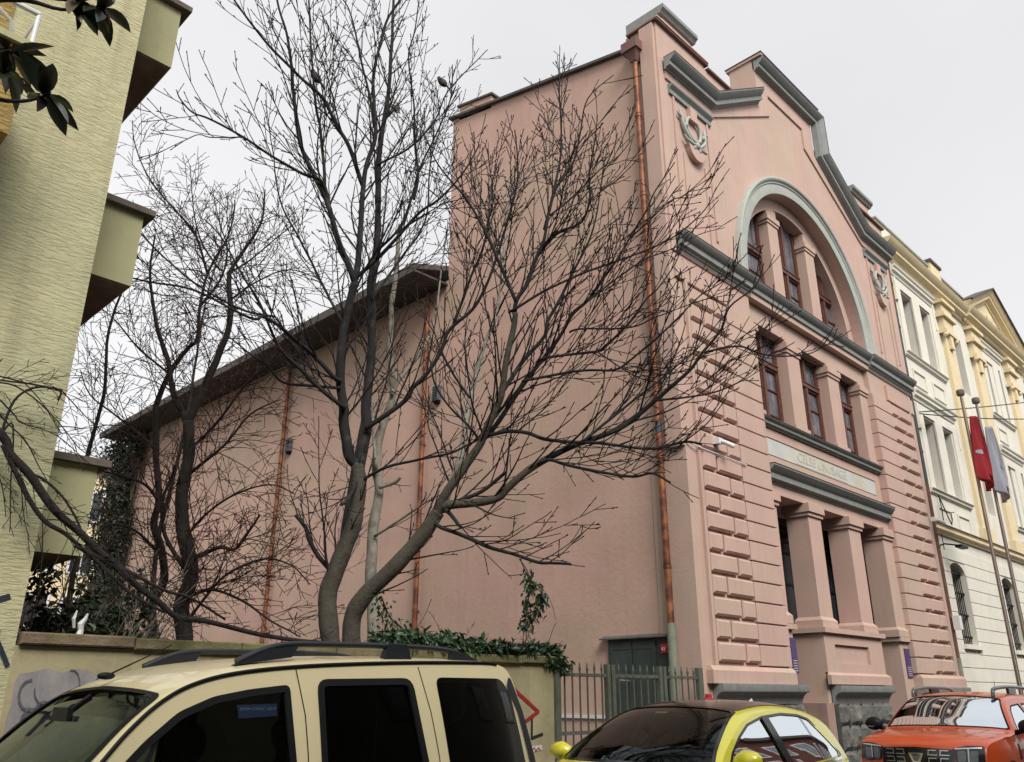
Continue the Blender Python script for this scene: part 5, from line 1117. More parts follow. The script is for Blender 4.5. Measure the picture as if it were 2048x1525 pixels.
# doves in the crown
def bird(p, yaw, lab):
    M = Matrix.Rotation(yaw, 3, 'Z') @ Matrix.Rotation(R(-50), 3, 'Y')
    q = MB(); q.ball(p, .105, .055, .058, 12, 8, M)
    h = Vector(p)+M @ Vector((.105, 0, .012)); q.ball(h, .036, .032, .034, 10, 6)
    o = q.build('bird', 'bird', smooth=180); tag(o, lab, 'bird', 'doves in the bare tree')
    t = [Vector(p)+M @ Vector(v) for v in ((-.07,-.028,.0),(-.07,.028,.0),(-.23,.034,-.012),(-.23,-.034,-.012),(-.07,-.02,.02),(-.07,.02,.02),(-.23,.03,-.004),(-.23,-.03,-.004))]
    MB().add(t, [(0,1,2,3),(7,6,5,4),(0,4,5,1),(1,5,6,2),(2,6,7,3),(3,7,4,0)]).build('tail', 'bird', o)
    b_ = h+M @ Vector((.03, 0, -.002)); b2 = b_+Vector((math.cos(yaw)*.02, math.sin(yaw)*.02, -.004)); MB().cyl(b_, b2, .006, 6, .001).build('beak', 'black_plastic', o)
    q = MB()
    for s in (-1, 1): a = Vector(p)+M @ Vector((-.01, s*.02, -.05)); q.cyl(a, a+Vector((0,0,-.045)), .004, 5)
    q.build('legs', 'twig_red', o)
bird((4.77,8.69,9.82), 2.6, 'dove perched high in the crown, leftmost of the three')
bird((6.74,8.27,10.68), 2.2, 'dove perched in the crown, rightmost of the three, nearest the pink roof')
bird((6.36,8.93,10.32), 1.2, 'dove perched in the crown, middle and lowest of the three')
# ============================================================ VEHICLES (local u runs from the front bumper to the rear; they all face -X)
def inside(p, poly):
    x, y = p; c = False; n = len(poly); j = n-1
    for i in range(n):
        xi, yi = poly[i]; xj, yj = poly[j]
        if (yi > y) != (yj > y) and x < (xj-xi)*(y-yi)/(yj-yi+1e-12)+xi: c = not c
        j = i
    return c
def dens(poly, st, closed=True):
    out = []; n = len(poly)
    for i in range(n if closed else n-1):
        a = Vector(poly[i]); b_ = Vector(poly[(i+1) % n]); k = max(1, int((b_-a).length/st))
        for t in range(k): v = a.lerp(b_, t/k); out.append((v.x, v.y))
    if not closed: out.append(tuple(poly[-1]))
    return out
def mesh2d(outer, holes, st):
    loops = [dens(outer, st)]+[dens(h, st*.7) for h in holes]; V = []; E = []
    for l in loops:
        b_ = len(V); V += [Vector(p) for p in l]; E += [(b_+i, b_+(i+1) % len(l)) for i in range(len(l))]
    xs = [p[0] for p in loops[0]]; ys = [p[1] for p in loops[0]]; x = min(xs)+st*.5
    import bisect
    contour = [v.copy() for v in V]; grid = {}
    for v in contour: grid.setdefault((int(v.x//st), int(v.y//st)), []).append(v)
    while x < max(xs):
        y = min(ys)+st*.5
        while y < max(ys):
            p = (x, y)
            if inside(p, loops[0]) and not any(inside(p, l) for l in loops[1:]):
                gx, gy = int(x//st), int(y//st); ok = True
                for i in (-1,0,1):
                    for j in (-1,0,1):
                        for v in grid.get((gx+i, gy+j), ()):
                            if (v.x-x)**2+(v.y-y)**2 < (st*.45)**2: ok = False
                if ok: V.append(Vector(p))
            y += st
        x += st
    vs, es, fs, _, _, _ = delaunay_2d_cdt(V, E, [], 0, 1e-6)
    F = []
    for f in fs:
        c = (sum(vs[i].x for i in f)/3, sum(vs[i].y for i in f)/3)
        if inside(c, loops[0]) and not any(inside(c, l) for l in loops[1:]): F.append(tuple(f))
    return [(v.x, v.y) for v in vs], F
def smooth_line(P, sub=6): return [(v.x, v.y) for v in catmull([(a, b_, 0) for a, b_ in P], sub)]
def rrect(pts, r=.05, n=4):
    out = []; m = len(pts)
    for i in range(m):
        p = Vector(pts[i]); a = (Vector(pts[i-1])-p); b_ = (Vector(pts[(i+1) % m])-p); ra = min(r, a.length*.45, b_.length*.45); a = p+a.normalized()*ra; b_ = p+b_.normalized()*ra
        for k in range(n+1): t = k/n; v = a.lerp(p, t).lerp(p.lerp(b_, t), t); out.append((v.x, v.y))
    return out
class Car:
    def __init__(s, root, X0, YC, centre, edge, W, paint):
        s.e = root; s.X0 = X0; s.YC = YC; s.W = W; s.paint = paint
        s.c = smooth_line(centre); s.g = smooth_line(edge)
        s.len = [0]
        for i in range(1, len(s.c)): s.len.append(s.len[-1]+(Vector(s.c[i])-Vector(s.c[i-1])).length)
    def at(s, p):     # p: length along the centre profile
        import bisect
        i = max(0, min(len(s.len)-2, bisect.bisect_right(s.len, p)-1)); f = (p-s.len[i])/max(1e-9, s.len[i+1]-s.len[i]); f = max(-.2, min(1.2, f))
        L_ = lambda P: (P[i][0]+(P[i+1][0]-P[i][0])*f, P[i][1]+(P[i+1][1]-P[i][1])*f)
        return L_(s.c), L_(s.g)
    def p_of(s, u=None, z=None, lo=0, hi=1e9):
        best = None
        for i, q in enumerate(s.c):
            if lo <= s.len[i] <= hi:
                d = abs(q[0]-u) if u is not None else abs(q[1]-z)
                if best is None or d < best[0]: best = (d, s.len[i])
        return best[1]
    def S(s, p, t):   # top skin, t in -1..1 across
        (uc, zc), (ue, ze) = s.at(p); a = min(1, abs(t)); b_ = 1-math.sqrt(max(0, 1-a**4)); u = uc+(ue-uc)*a*a; z = zc+(ze-zc)*(.35*a*a+.65*b_)
        return Vector((s.X0+u, s.YC+t*s.W(ue, ze), z))
    def side(s, u, z, sg=-1): return Vector((s.X0+u, s.YC+sg*s.W(u, z), z))
    def top_patch(s, name, outer, holes, m, off=0, st=.07, parent=None, smooth=50):
        V, F = mesh2d(outer, holes, st); vs = []
        for p, q in V:
            t = q/.8; P_ = s.S(p, t)
            if off:
                n = (s.S(p+.01, t)-s.S(p-.01, t)).cross(s.S(p, min(1, t+.01))-s.S(p, max(-1, t-.01))).normalized()
                if n.z < 0 and abs(n.z) > .2 or (abs(n.z) <= .2 and n.x*(1 if P_.x > s.X0+2 else -1) < 0): n = -n
                P_ = P_+n*off
            vs.append(P_)
        return MB().add(vs, F).build(name, m, parent or s.e, smooth=smooth)
    def side_patch(s, name, outer, holes, m, off=0, st=.07, sg=-1, parent=None, smooth=50):
        V, F = mesh2d(outer, holes, st); vs = [s.side(u, z, sg)+Vector((0, sg*off, sg*0+off*.2 if off else 0)) for u, z in V]
        return MB().add(vs, F).build(name, m, parent or s.e, smooth=smooth)
    def frame(s, name, poly, wd, m, off=.006, sg=-1, parent=None):
        P_ = [Vector(p) for p in poly]; c = sum(P_, Vector((0,0)))/len(P_); n = len(P_); inn = []
        for i in range(n):
            d = (P_[(i+1) % n]-P_[i-1]).normalized(); nn = Vector((-d.y, d.x))
            if nn.dot(c-P_[i]) < 0: nn = -nn
            inn.append(P_[i]+nn*wd)
        mb = MB(); vs = []
        for o_, pp in ((off, P_), (off, inn), (-.02, inn), (-.02, P_)): vs += [s.side(p.x, p.y, sg)+Vector((0, sg*o_, 0)) for p in pp]
        fs = []
        for k in range(4):
            k2 = (k+1) % 4
            for i in range(n): j = (i+1) % n; fs.append((k*n+i, k*n+j, k2*n+j, k2*n+i))
        return mb.add(vs, fs).build(name, m, parent or s.e, smooth=40)
    def seam(s, name, line, wd=.006, sg=-1):
        L_ = dens(line, .05, False); vs = []
        for u, z in L_: vs += [s.side(u-wd/2, z, sg)+Vector((0, sg*.0015, 0)), s.side(u+wd/2, z, sg)+Vector((0, sg*.0015, 0))]
        return MB().add(vs, [(2*i, 2*i+1, 2*i+3, 2*i+2) for i in range(len(L_)-1)]).build(name, 'black_plastic', s.e)
def arch_pts(u, r, zb): return [(u+r*math.cos(R(a)), .32+r*math.sin(R(a))) for a in range(180, -1, -15)]
def car_common(car, Lc, wheels, zb, windows, topholes, wr=.31, plates=True, smooth=50):
    bottom = [(Lc-.12, zb)]
    for u in reversed(wheels): bottom += [(u+wr+.06, zb)]+[(u+(wr+.06)*math.cos(R(a)), max(zb, wr+(wr+.06)*math.sin(R(a)))) for a in range(0, 181, 18)]+[(u-wr-.06, zb)]
    bottom += [(.14, zb)]
    outer = car.g+bottom
    for sg in (-1, 1): car.side_patch('body_side', outer, windows, car.paint, 0, .085, sg)
    car.top_patch('body', [(0, -.8), (car.len[-1], -.8), (car.len[-1], .8), (0, .8)], topholes, car.paint, 0, .07)
    for u in wheels:
        for sg in (-1, 1):
            y = car.YC+sg*(car.W(u, .5)-.02); yi = y-sg*.2
            t = MB().tube([(car.X0+u, yi, wr), (car.X0+u, yi+sg*.02, wr), (car.X0+u, y-sg*.02, wr), (car.X0+u, y, wr)], [wr*.93, wr, wr, wr*.93], 28).build('wheel', 'rubber', car.e, smooth=40)
            h = MB(); h.tube([(car.X0+u, y-sg*.03, wr), (car.X0+u, y+sg*.006, wr)], [wr*.64, wr*.62], 24)
            for k in range(5):
                a = 2*math.pi*k/5; c_, s_ = math.cos(a), math.sin(a); h.tube([(car.X0+u+c_*.05, y+sg*.012, wr+s_*.05), (car.X0+u+c_*wr*.55, y+sg*.008, wr+s_*wr*.55)], .03, 6)
            h.build('rim', 'silver', t, smooth=40)
    u0, u1 = .15, Lc-.15
    MB().box(car.X0+u0, car.X0+u1, car.YC-.68, car.YC+.68, zb, .55).build('underbody', 'interior', car.e)
def seats(car, us, zb, zt, w_=.48, dy=.38):
    for u in us:
        for s in (-1, 1):
            q = MB(); y = car.YC+s*dy
            q.ball((car.X0+u+.1, y, (zb+zt)/2-.1), .09, w_/2, (zt-zb)/2+.02, 14, 8); q.ball((car.X0+u-.18, y, zb-.15), .3, w_/2, .1, 12, 6)
            q.ball((car.X0+u+.14, y, zt+.08), .055, .13, .10, 12, 8); q.cyl((car.X0+u+.13, y-.05, zt-.1), (car.X0+u+.13, y-.05, zt+.05), .008, 5)
            q.build('seat', 'seat', car.e, smooth=180)
def wheelm(car, u, y, z):
    n = 20; MB().tube([(car.X0+u+.1*math.cos(2*math.pi*i/n)*.5, y+.18*math.sin(2*math.pi*i/n), z+.17*math.cos(2*math.pi*i/n)) for i in range(n+1)], .014, 8, caps=False).build('steering_wheel', 'black_plastic', car.e, smooth=180)

# ---------------- beige MPV van
vr = empty('parked_van', (2.4, 5.0, 0), 'beige high roofed van with black roof rails, parked nearest the viewer by the garden wall', 'van')
def W_van(u, z):
    w_ = .86-.17*max(0, (z-1.05)/.75)**1.25 if z > 1.05 else .86-.03*max(0, (.5-z)/.3)
    if u < .9: w_ -= .16*((.9-u)/.9)**2
    if u > 3.7: w_ -= .05*((u-3.7)/.5)**2
    return w_
vc = [(.06,.28),(0,.5),(.02,.78),(.12,.93),(.42,1.03),(.78,1.10),(.92,1.14),(1.12,1.30),(1.34,1.49),(1.50,1.615),(1.66,1.70),(1.95,1.775),(2.4,1.82),(3.0,1.84),(3.6,1.84),(3.90,1.83),(4.0,1.79),(4.05,1.62),(4.13,1.25),(4.18,.95),(4.25,.6),(4.2,.3)]
ve = [(.14,.28),(.08,.5),(.10,.78),(.2,.90),(.5,.98),(.86,1.03),(1.0,1.08),(1.20,1.24),(1.38,1.44),(1.54,1.575),(1.72,1.66),(1.98,1.715),(2.4,1.755),(3.0,1.785),(3.6,1.80),(3.84,1.795),(3.95,1.75),(4.01,1.60),(4.09,1.24),(4.14,.95),(4.2,.6),(4.16,.3)]
van = Car(vr, .32, 4.98, vc, ve, W_van, 'paint_van')
fw = rrect([(1.12,1.06),(1.30,1.24),(1.46,1.40),(1.62,1.525),(1.80,1.595),(2.0,1.63),(2.235,1.655),(2.285,1.06)], .035)
swn = rrect([(2.42,1.06),(2.41,1.685),(3.085,1.70),(3.18,1.06)], .07); rw = rrect([(3.33,1.08),(3.28,1.705),(3.86,1.705),(3.93,1.6),(4.0,1.08)], .05)
a0, a1 = van.p_of(u=.98), van.p_of(u=1.50)
b0, b1 = van.p_of(z=1.70, lo=van.p_of(u=3.7)), van.p_of(z=1.22, lo=van.p_of(u=3.9))
ws = rrect([(a0,-.70),(a1,-.72),(a1+.03,0),(a1,.72),(a0,.70)], .06); rg = rrect([(b0,-.66),(b1,-.68),(b1,.68),(b0,.66)], .05)
car_common(van, 4.25, (.82, 3.40), .26, [fw, swn, rw], [ws, rg], .31)
for sg in (-1, 1):
    van.side_patch('window', fw, [], 'glass_mid', -.012, .2, sg); van.side_patch('window', swn, [], 'glass_black', -.012, .2, sg)
    van.side_patch('window', rw, [], 'glass_black', .004, .2, sg)
    van.frame('window_seal', fw, .035, 'black_plastic', .006, sg); van.frame('window_seal', swn, .038, 'black_plastic', .010, sg)
    van.seam('door_seam', [(2.335,.35),(2.335,1.3),(2.325,1.5),(2.28,1.735)], .007, sg); van.seam('door_seam', [(3.24,.35),(3.24,1.25),(3.21,1.5),(3.15,1.765)], .007, sg)
    van.side_patch('rear_corner_trim', rrect([(3.93,1.715),(3.955,1.70),(4.02,1.5),(4.10,1.1),(4.04,1.1),(3.97,1.5),(3.90,1.66)], .01), [], 'grey_plastic', .014, .05, sg)
    # gutter strip along the roof edge
    g = [van.side(u, z, sg)+Vector((0, sg*.004, .002)) for u, z in van.g if 1.0 < u < 3.86]; MB().tube(g, .010, 6).build('roof_gutter', 'black_plastic', vr, smooth=180)
    # roof rail
    y = van.YC+sg*.60; X = lambda u: van.X0+u
    q = MB(); cur = catmull([(X(1.98),y,1.765),(X(2.12),y,1.828),(X(2.28),y,1.868),(X(2.6),y,1.880),(X(3.1),y,1.888),(X(3.42),y,1.882),(X(3.58),y,1.855),(X(3.72),y,1.80)], 5)
    q.tube([c for c in cur], [.018+.006*(1-min(1, 4*min(i, len(cur)-1-i)/len(cur))) for i in range(len(cur))], 10)
    q.add([(X(1.96),y-.025,1.75),(X(2.30),y-.025,1.80),(X(2.34),y-.022,1.865),(X(2.16),y-.02,1.84),(X(1.96),y+.025,1.75),(X(2.30),y+.025,1.80),(X(2.34),y+.022,1.865),(X(2.16),y+.02,1.84)], [(0,1,2,3),(7,6,5,4),(0,4,5,1),(1,5,6,2),(2,6,7,3),(3,7,4,0)])
    q.add([(X(3.50),y-.025,1.81),(X(3.80),y-.025,1.79),(X(3.62),y-.02,1.865),(X(3.50),y-.02,1.88),(X(3.50),y+.025,1.81),(X(3.80),y+.025,1.79),(X(3.62),y+.02,1.865),(X(3.50),y+.02,1.88)], [(0,1,2,3),(7,6,5,4),(0,4,5,1),(1,5,6,2),(2,6,7,3),(3,7,4,0)])
    q.add([(X(2.94),y-.028,1.80),(X(3.16),y-.028,1.80),(X(3.12),y-.022,1.90),(X(2.98),y-.022,1.90),(X(2.94),y+.028,1.80),(X(3.16),y+.028,1.80),(X(3.12),y+.022,1.90),(X(2.98),y+.022,1.90)], [(0,1,2,3),(7,6,5,4),(0,4,5,1),(1,5,6,2),(2,6,7,3),(3,7,4,0)])
    q.build('roof_rail', 'grey_plastic', vr, smooth=45)
    # door mirror
    mb = MB(); mb.ball((X(1.30), van.YC+sg*.98, 1.08), .05, .09, .11, 12, 8); mb.cyl((X(1.32), van.YC+sg*.82, 1.02), (X(1.30), van.YC+sg*.95, 1.05), .03, 8); mb.build('mirror', 'black_plastic', vr, smooth=180)
    MB().box(X(2.1), X(2.25), *sorted((van.YC+sg*.86, van.YC+sg*.89)), .92, .95).build('door_handle', 'black_plastic', vr)
van.side_patch('quarter_bar', [(1.36,1.08),(1.40,1.08),(1.56,1.47),(1.53,1.45)], [], 'black_plastic', -.006, .1)
van.top_patch('windshield', ws, [], 'glass_green', -.01, .05)
van.top_patch('rear_window', rg, [], 'glass_black', -.01, .2)
o_ = rrect([(a0-.03,-.74),(a1+.02,-.76),(a1+.055,0),(a1+.02,.76),(a0-.03,.74)], .06); van.top_patch('windshield_seal', o_, [ws], 'black_plastic', .004, .08)
van.top_patch('sun_band', rrect([(a1-.16,-.71),(a1-.005,-.71),(a1+.025,0),(a1-.005,.71),(a1-.16,.71)], .03), [], 'glass_tint', -.016, .1)
seats(van, (1.75, 2.75), .75, 1.28)
wheelm(van, 1.25, 4.66, 1.05)
MB().box(.25+.95, .25+1.3, 4.3, 5.72, .75, .98).build('dashboard', 'interior', vr)
MB().box(.25+1.0, .25+4.0, 4.26, 5.76, 1.66, 1.675).build('headliner', 'interior', vr) if False else None
for yy0, yy1, u0_, u1_ in ((4.42, 5.0, 1.0, 1.12), (5.1, 5.62, 1.0, 1.12)):
    t0 = (yy0-4.98)/.72; t1 = (yy1-4.98)/.72; a_ = van.S(van.p_of(u=.99), t0*.9); b_ = van.S(van.p_of(u=1.10), t1*.9); MB().tube([a_+Vector((0,0,.03)), b_+Vector((0,0,.025))], .009, 6).build('wiper', 'black_plastic', vr)
q = MB(); q.box(1.66, 1.69, 4.9, 5.12, 1.47, 1.54); q.cyl((1.70, 5.01, 1.52), (1.80, 5.01, 1.60), .01, 6); q.build('interior_mirror', 'black_plastic', vr)
q = MB(); ap = Vector((.25+1.62, 5.02, 1.70)); q.ball(ap, .05, .025, .02, 10, 6); q.tube([ap, ap+Vector((.30, -.10, .17))], [.005, .003], 6); q.build('antenna', 'black_plastic', vr, smooth=180)
sk = van.side_patch('sticker', [(1.94,1.49),(2.16,1.50),(2.16,1.56),(1.93,1.555)], [], 'sticker_blue', -.008, .1)
text_obj('sticker_text', 'BENIM SONUC ASLIM', .022, 'sticker_text', face_negY(van.X0+2.05, van.side(2.05, 1.535).y+.004, 1.532), sk, .0005)
for sg in (-1, 1): van.top_patch('headlight', rrect([(van.p_of(z=.62, hi=1), sg*.5),(van.p_of(z=.88, hi=1), sg*.45),(van.p_of(z=.90, hi=1), sg*.74),(van.p_of(z=.66, hi=1), sg*.74)], .03), [], 'lamp_grey', .006, .1)
van.top_patch('grille', rrect([(van.p_of(z=.55, hi=1),-.4),(van.p_of(z=.80, hi=1),-.38),(van.p_of(z=.80, hi=1),.38),(van.p_of(z=.55, hi=1),.4)], .03), [], 'black_plastic', .006, .1)

# ---------------- yellow hatchback with black roof
yr = empty('parked_hatchback', (7.0, 4.9, 0), 'lime yellow hatchback with glossy black roof parked between the van and the red car', 'car')
def W_yel(u, z):
    w_ = .89-.25*max(0, (z-.98)/.56)**1.15 if z > .98 else .89-.03*max(0, (.45-z)/.3)
    if u < .9: w_ -= .18*((.9-u)/.9)**2
    if u > 3.3: w_ -= .10*((u-3.3)/.8)**2
    return w_
yc_ = [(.06,.22),(0,.45),(.02,.66),(.12,.80),(.45,.92),(.95,1.0),(1.12,1.04),(1.35,1.18),(1.70,1.36),(2.0,1.475),(2.3,1.53),(2.7,1.555),(3.1,1.545),(3.5,1.50),(3.80,1.43),(3.88,1.37),(3.93,1.25),(4.02,1.02),(4.08,.85),(4.1,.55),(4.04,.25)]
ye = [(.16,.22),(.1,.45),(.13,.64),(.24,.76),(.6,.87),(1.15,.95),(1.42,1.0),(1.62,1.14),(1.92,1.29),(2.16,1.385),(2.42,1.44),(2.75,1.465),(3.1,1.455),(3.45,1.41),(3.72,1.33),(3.80,1.27),(3.87,1.17),(3.96,.99),(4.02,.82),(4.03,.55),(3.97,.25)]
yel = Car(yr, 4.95, 4.88, yc_, ye, W_yel, 'paint_yellow')
w1 = rrect([(1.58,.99),(1.76,1.135),(1.98,1.258),(2.20,1.348),(2.50,1.405),(2.60,.99)], .03)
w2 = rrect([(2.68,.99),(2.585,1.412),(2.9,1.43),(3.2,1.412),(3.36,1.375),(3.72,1.075),(3.70,1.045)], .03)
a0, a1 = yel.p_of(u=1.18), yel.p_of(u=2.12); b0, b1 = yel.p_of(z=1.36, lo=yel.p_of(u=3.6)), yel.p_of(z=1.06, lo=yel.p_of(u=3.85))
ws = rrect([(a0,-.74),(a1,-.67),(a1+.02,0),(a1,.67),(a0,.74)], .06); rg = rrect([(b0,-.6),(b1,-.62),(b1,.62),(b0,.6)], .05)
car_common(yel, 4.1, (.78, 3.34), .22, [w1, w2], [ws, rg], .31)
yel.top_patch('windshield', ws, [], 'glass_mid', -.006, .045)
yel.top_patch('rear_window', rg, [], 'glass_black', -.006, .12)
yel.top_patch('windshield_surround', rrect([(a0-.04,-.765),(a1+.04,-.70),(a1+.07,0),(a1+.04,.70),(a0-.04,.765)], .06), [ws], 'black_gloss', .003, .08)
ra, rb = a1+.045, yel.p_of(u=3.72)
yel.top_patch('roof_panel', rrect([(ra,-.70),(ra+.3,-.715),(rb-.3,-.70),(rb,-.60),(rb,.60),(rb-.3,.70),(ra+.3,.715),(ra,.70)], .05), [], 'black_gloss', .004, .07)
for sg in (-1, 1):
    yel.side_patch('window', w1, [], 'glass_mid', -.006, .1, sg); yel.side_patch('window', w2, [], 'glass_black', -.006, .1, sg)
    yel.frame('window_trim', rrect([(1.53,.975),(1.74,1.15),(1.97,1.273),(2.19,1.363),(2.51,1.422),(2.9,1.445),(3.22,1.428),(3.39,1.388),(3.78,1.06),(3.74,1.025),(2.68,.97)], .03), .02, 'black_gloss', .004, sg)
    yel.side_patch('pillar_trim', [(2.585,.985),(2.695,.985),(2.605,1.42),(2.485,1.41)], [], 'black_gloss', .012, .05, sg)
    yel.side_patch('pillar_trim', [(3.36,1.02),(3.375,1.02),(3.235,1.42),(3.22,1.42)], [], 'black_gloss', .0, .1, sg)
    yel.side_patch('chrome_strip', [(1.6,.955),(2.7,.955),(3.75,1.012),(3.78,1.045),(3.75,1.035),(2.7,.978),(1.6,.975)], [], 'chrome', .006, .1, sg)
    mb = MB(); mb.tube([(4.95+1.70, yel.YC+sg*.90, 1.075), (4.95+1.68, yel.YC+sg*.93, 1.085), (4.95+1.66, yel.YC+sg*1.0, 1.10), (4.95+1.67, yel.YC+sg*1.10, 1.10), (4.95+1.69, yel.YC+sg*1.135, 1.10)], [.035, .06, .085, .068, .03], 16); mb.build('mirror', 'paint_yellow', yr, smooth=180)
    MB().tube([(4.95+1.70, yel.YC+sg*.84, 1.0), (4.95+1.67, yel.YC+sg*.98, 1.02)], [.03,.025], 8).build('mirror_stalk', 'black_gloss', yr)
    yel.seam('door_seam', [(2.64,.35),(2.65,.9),(2.63,1.0)], .006, sg); yel.seam('door_seam', [(3.55,.7),(3.72,1.0)], .006, sg)
yel.top_patch('grille', rrect([(.12,-.4),(.3,-.42),(.3,.42),(.12,.4)], .03), [], 'black_plastic', .006, .1)
for sg in (-1, 1): yel.top_patch('headlight', rrect([(.44, sg*.42),(.56, sg*.42),(.60, sg*.72),(.46, sg*.72)], .03), [], 'lamp_grey', .006, .1)
yel.top_patch('toll_tag', [(a1-.16,-.05),(a1-.12,-.05),(a1-.12,.10),(a1-.16,.10)], [], 'white_enamel', -.012, .1)
seats(yel, (1.95, 2.95), .62, 1.1); wheelm(yel, 1.5, 4.5, .95); MB().box(4.95+1.15, 4.95+1.6, 4.2, 5.56, .6, .9).build('dashboard', 'interior', yr)
q = MB(); ap = Vector((4.95+3.55, 4.88, 1.50)); q.add([ap+Vector(v) for v in ((-.09,-.02,0),(.07,-.025,-.01),(.07,.025,-.01),(-.09,.02,0),(.05,0,.07))], [(0,1,4),(1,2,4),(2,3,4),(3,0,4),(0,3,2,1)]); q.build('antenna_fin', 'white_enamel', yr)

# ---------------- orange red SUV
rr_ = empty('parked_suv', (14.4, 4.65, 0), 'orange red SUV with roof rails and black grille facing the viewer at the right', 'car')
def W_red(u, z):
    w_ = .90-.28*max(0, (z-1.08)/.56)**1.1 if z > 1.08 else .90-.04*max(0, (z-.9)/.18)**2
    if u < .8: w_ -= .14*((.8-u)/.8)**2
    if u > 3.6: w_ -= .07*((u-3.6)/.7)**2
    return w_
rc = [(.10,.26),(.0,.45),(-.02,.70),(.0,.93),(.04,1.02),(.18,1.085),(.5,1.13),(.9,1.17),(1.02,1.19),(1.2,1.33),(1.42,1.48),(1.62,1.58),(1.85,1.625),(2.3,1.65),(2.9,1.65),(3.5,1.62),(4.0,1.56),(4.10,1.50),(4.18,1.25),(4.27,1.0),(4.3,.6),(4.22,.28)]
re_ = [(.22,.26),(.14,.45),(.13,.70),(.18,.92),(.24,.985),(.40,1.03),(.72,1.065),(1.12,1.10),(1.26,1.13),(1.40,1.27),(1.58,1.41),(1.76,1.50),(1.98,1.545),(2.35,1.565),(2.9,1.565),(3.5,1.54),(3.92,1.48),(4.02,1.42),(4.11,1.2),(4.2,.98),(4.23,.6),(4.15,.28)]
red = Car(rr_, 12.25, 4.65, rc, re_, W_red, 'paint_red')
w1 = rrect([(1.42,1.12),(1.56,1.28),(1.72,1.40),(1.88,1.465),(2.32,1.49),(2.38,1.12)], .03); w2 = rrect([(2.47,1.12),(2.41,1.49),(3.0,1.49),(3.22,1.45),(3.34,1.12)], .03); w3 = rrect([(3.44,1.14),(3.33,1.44),(3.6,1.43),(3.78,1.2)], .03)
a0, a1 = red.p_of(u=1.05), red.p_of(u=1.66); b0, b1 = red.p_of(z=1.46, lo=red.p_of(u=3.9)), red.p_of(z=1.12, lo=red.p_of(u=4.1))
ws = rrect([(a0,-.745),(a1,-.72),(a1+.02,0),(a1,.72),(a0,.745)], .05); rg = rrect([(b0,-.6),(b1,-.62),(b1,.62),(b0,.6)], .05)
car_common(red, 4.3, (.84, 3.5), .30, [w1, w2, w3], [ws, rg], .34)
red.top_patch('windshield', ws, [], 'glass_mid', -.006, .045); red.top_patch('rear_window', rg, [], 'glass_black', -.006, .12)
red.top_patch('windshield_surround', rrect([(a0-.03,-.765),(a1+.02,-.74),(a1+.04,0),(a1+.02,.74),(a0-.03,.765)], .05), [ws], 'black_plastic', .003, .08)
for sg in (-1, 1):
    for w_ in (w1, w2, w3): red.side_patch('window', w_, [], 'glass_mid' if w_ is w1 else 'glass_black', -.008, .1, sg); red.frame('window_trim', w_, .016, 'black_plastic', .003, sg)
    y = red.YC+sg*.56; X = lambda u: 12.25+u
    q = MB(); q.tube(catmull([(X(1.72),y,1.575),(X(1.74),y,1.65),(X(1.85),y,1.69),(X(2.3),y,1.715),(X(2.9),y,1.715),(X(3.3),y,1.70),(X(3.45),y,1.65),(X(3.52),y,1.60)], 6), .027, 10); q.build('roof_rail', 'lamp_grey', rr_, smooth=180)
    MB().box(X(2.45), X(2.8), y-.02, y+.02, 1.62, 1.71).build('rail_foot', 'black_gloss', rr_)
    mb = MB(); mb.ball((X(1.30), red.YC+sg*1.05, 1.20), .085, .13, .095, 16, 10); mb.tube([(X(1.34), red.YC+sg*.86, 1.12), (X(1.31), red.YC+sg*.98, 1.15)], [.035,.03], 8); mo = mb.build('mirror', 'black_plastic', rr_, smooth=180)
    MB().box(X(1.2), X(1.24), *sorted((red.YC+sg*1.02, red.YC+sg*1.13)), 1.155, 1.168).build('indicator', 'silver', mo)
    # headlight: black housing, silver bars, lens
    zt, zm, zl = red.p_of(z=.985, hi=1), red.p_of(z=.90, hi=1), red.p_of(z=.80, hi=1)
    hl = rrect([(zl+.01, sg*.47),(zt-.035, sg*.43),(zt+.015, sg*.60),(zt+.02, sg*.775),(zl+.02, sg*.785),(zl-.02, sg*.70)], .02)
    h = red.top_patch('headlight', hl, [], 'black_gloss', .008, .05)
    red.top_patch('light_bar', [(zm+.045, sg*.46),(zm+.06, sg*.46),(zm+.085, sg*.75),(zm+.07, sg*.75)], [], 'silver', .014, .05, h)
    red.top_patch('light_bar', [(zl+.02, sg*.60),(zm+.06, sg*.60),(zm+.06, sg*.612),(zl+.02, sg*.615)], [], 'silver', .014, .05, h)
    for k in range(2): red.top_patch('reflector', rrect([(zl+.02, sg*(.49+.12*k)),(zm+.03, sg*(.49+.12*k)),(zm+.035, sg*(.58+.13*k)),(zl+.02, sg*(.58+.13*k))], .02), [], 'lamp_grey', .012, .05, h)
    red.seam('door_seam', [(1.35,.45),(1.30,1.0)], .006, sg); red.seam('door_seam', [(2.43,.45),(2.43,1.1)], .006, sg)
    red.side_patch('arch_trim', [(.84+(.41+.05*k)*math.cos(R(a)), .34+(.41+.05*k)*math.sin(R(a))) for k, rg_ in ((0, range(0, 181, 12)), (1, range(180, -1, -12))) for a in rg_], [], 'black_plastic', .006, .1, sg)
    red.side_patch('fender_vent', [(1.22,.78),(1.30,.80),(1.28,.98),(1.24,.99)], [], 'black_plastic', .006, .1, sg)
zt, zl = red.p_of(z=.975, hi=1), red.p_of(z=.74, hi=1)
gr = red.top_patch('grille', rrect([(zl,-.46),(zt-.03,-.44),(zt-.01,0),(zt-.03,.44),(zl,.46)], .02), [], 'black_gloss', .006, .06)
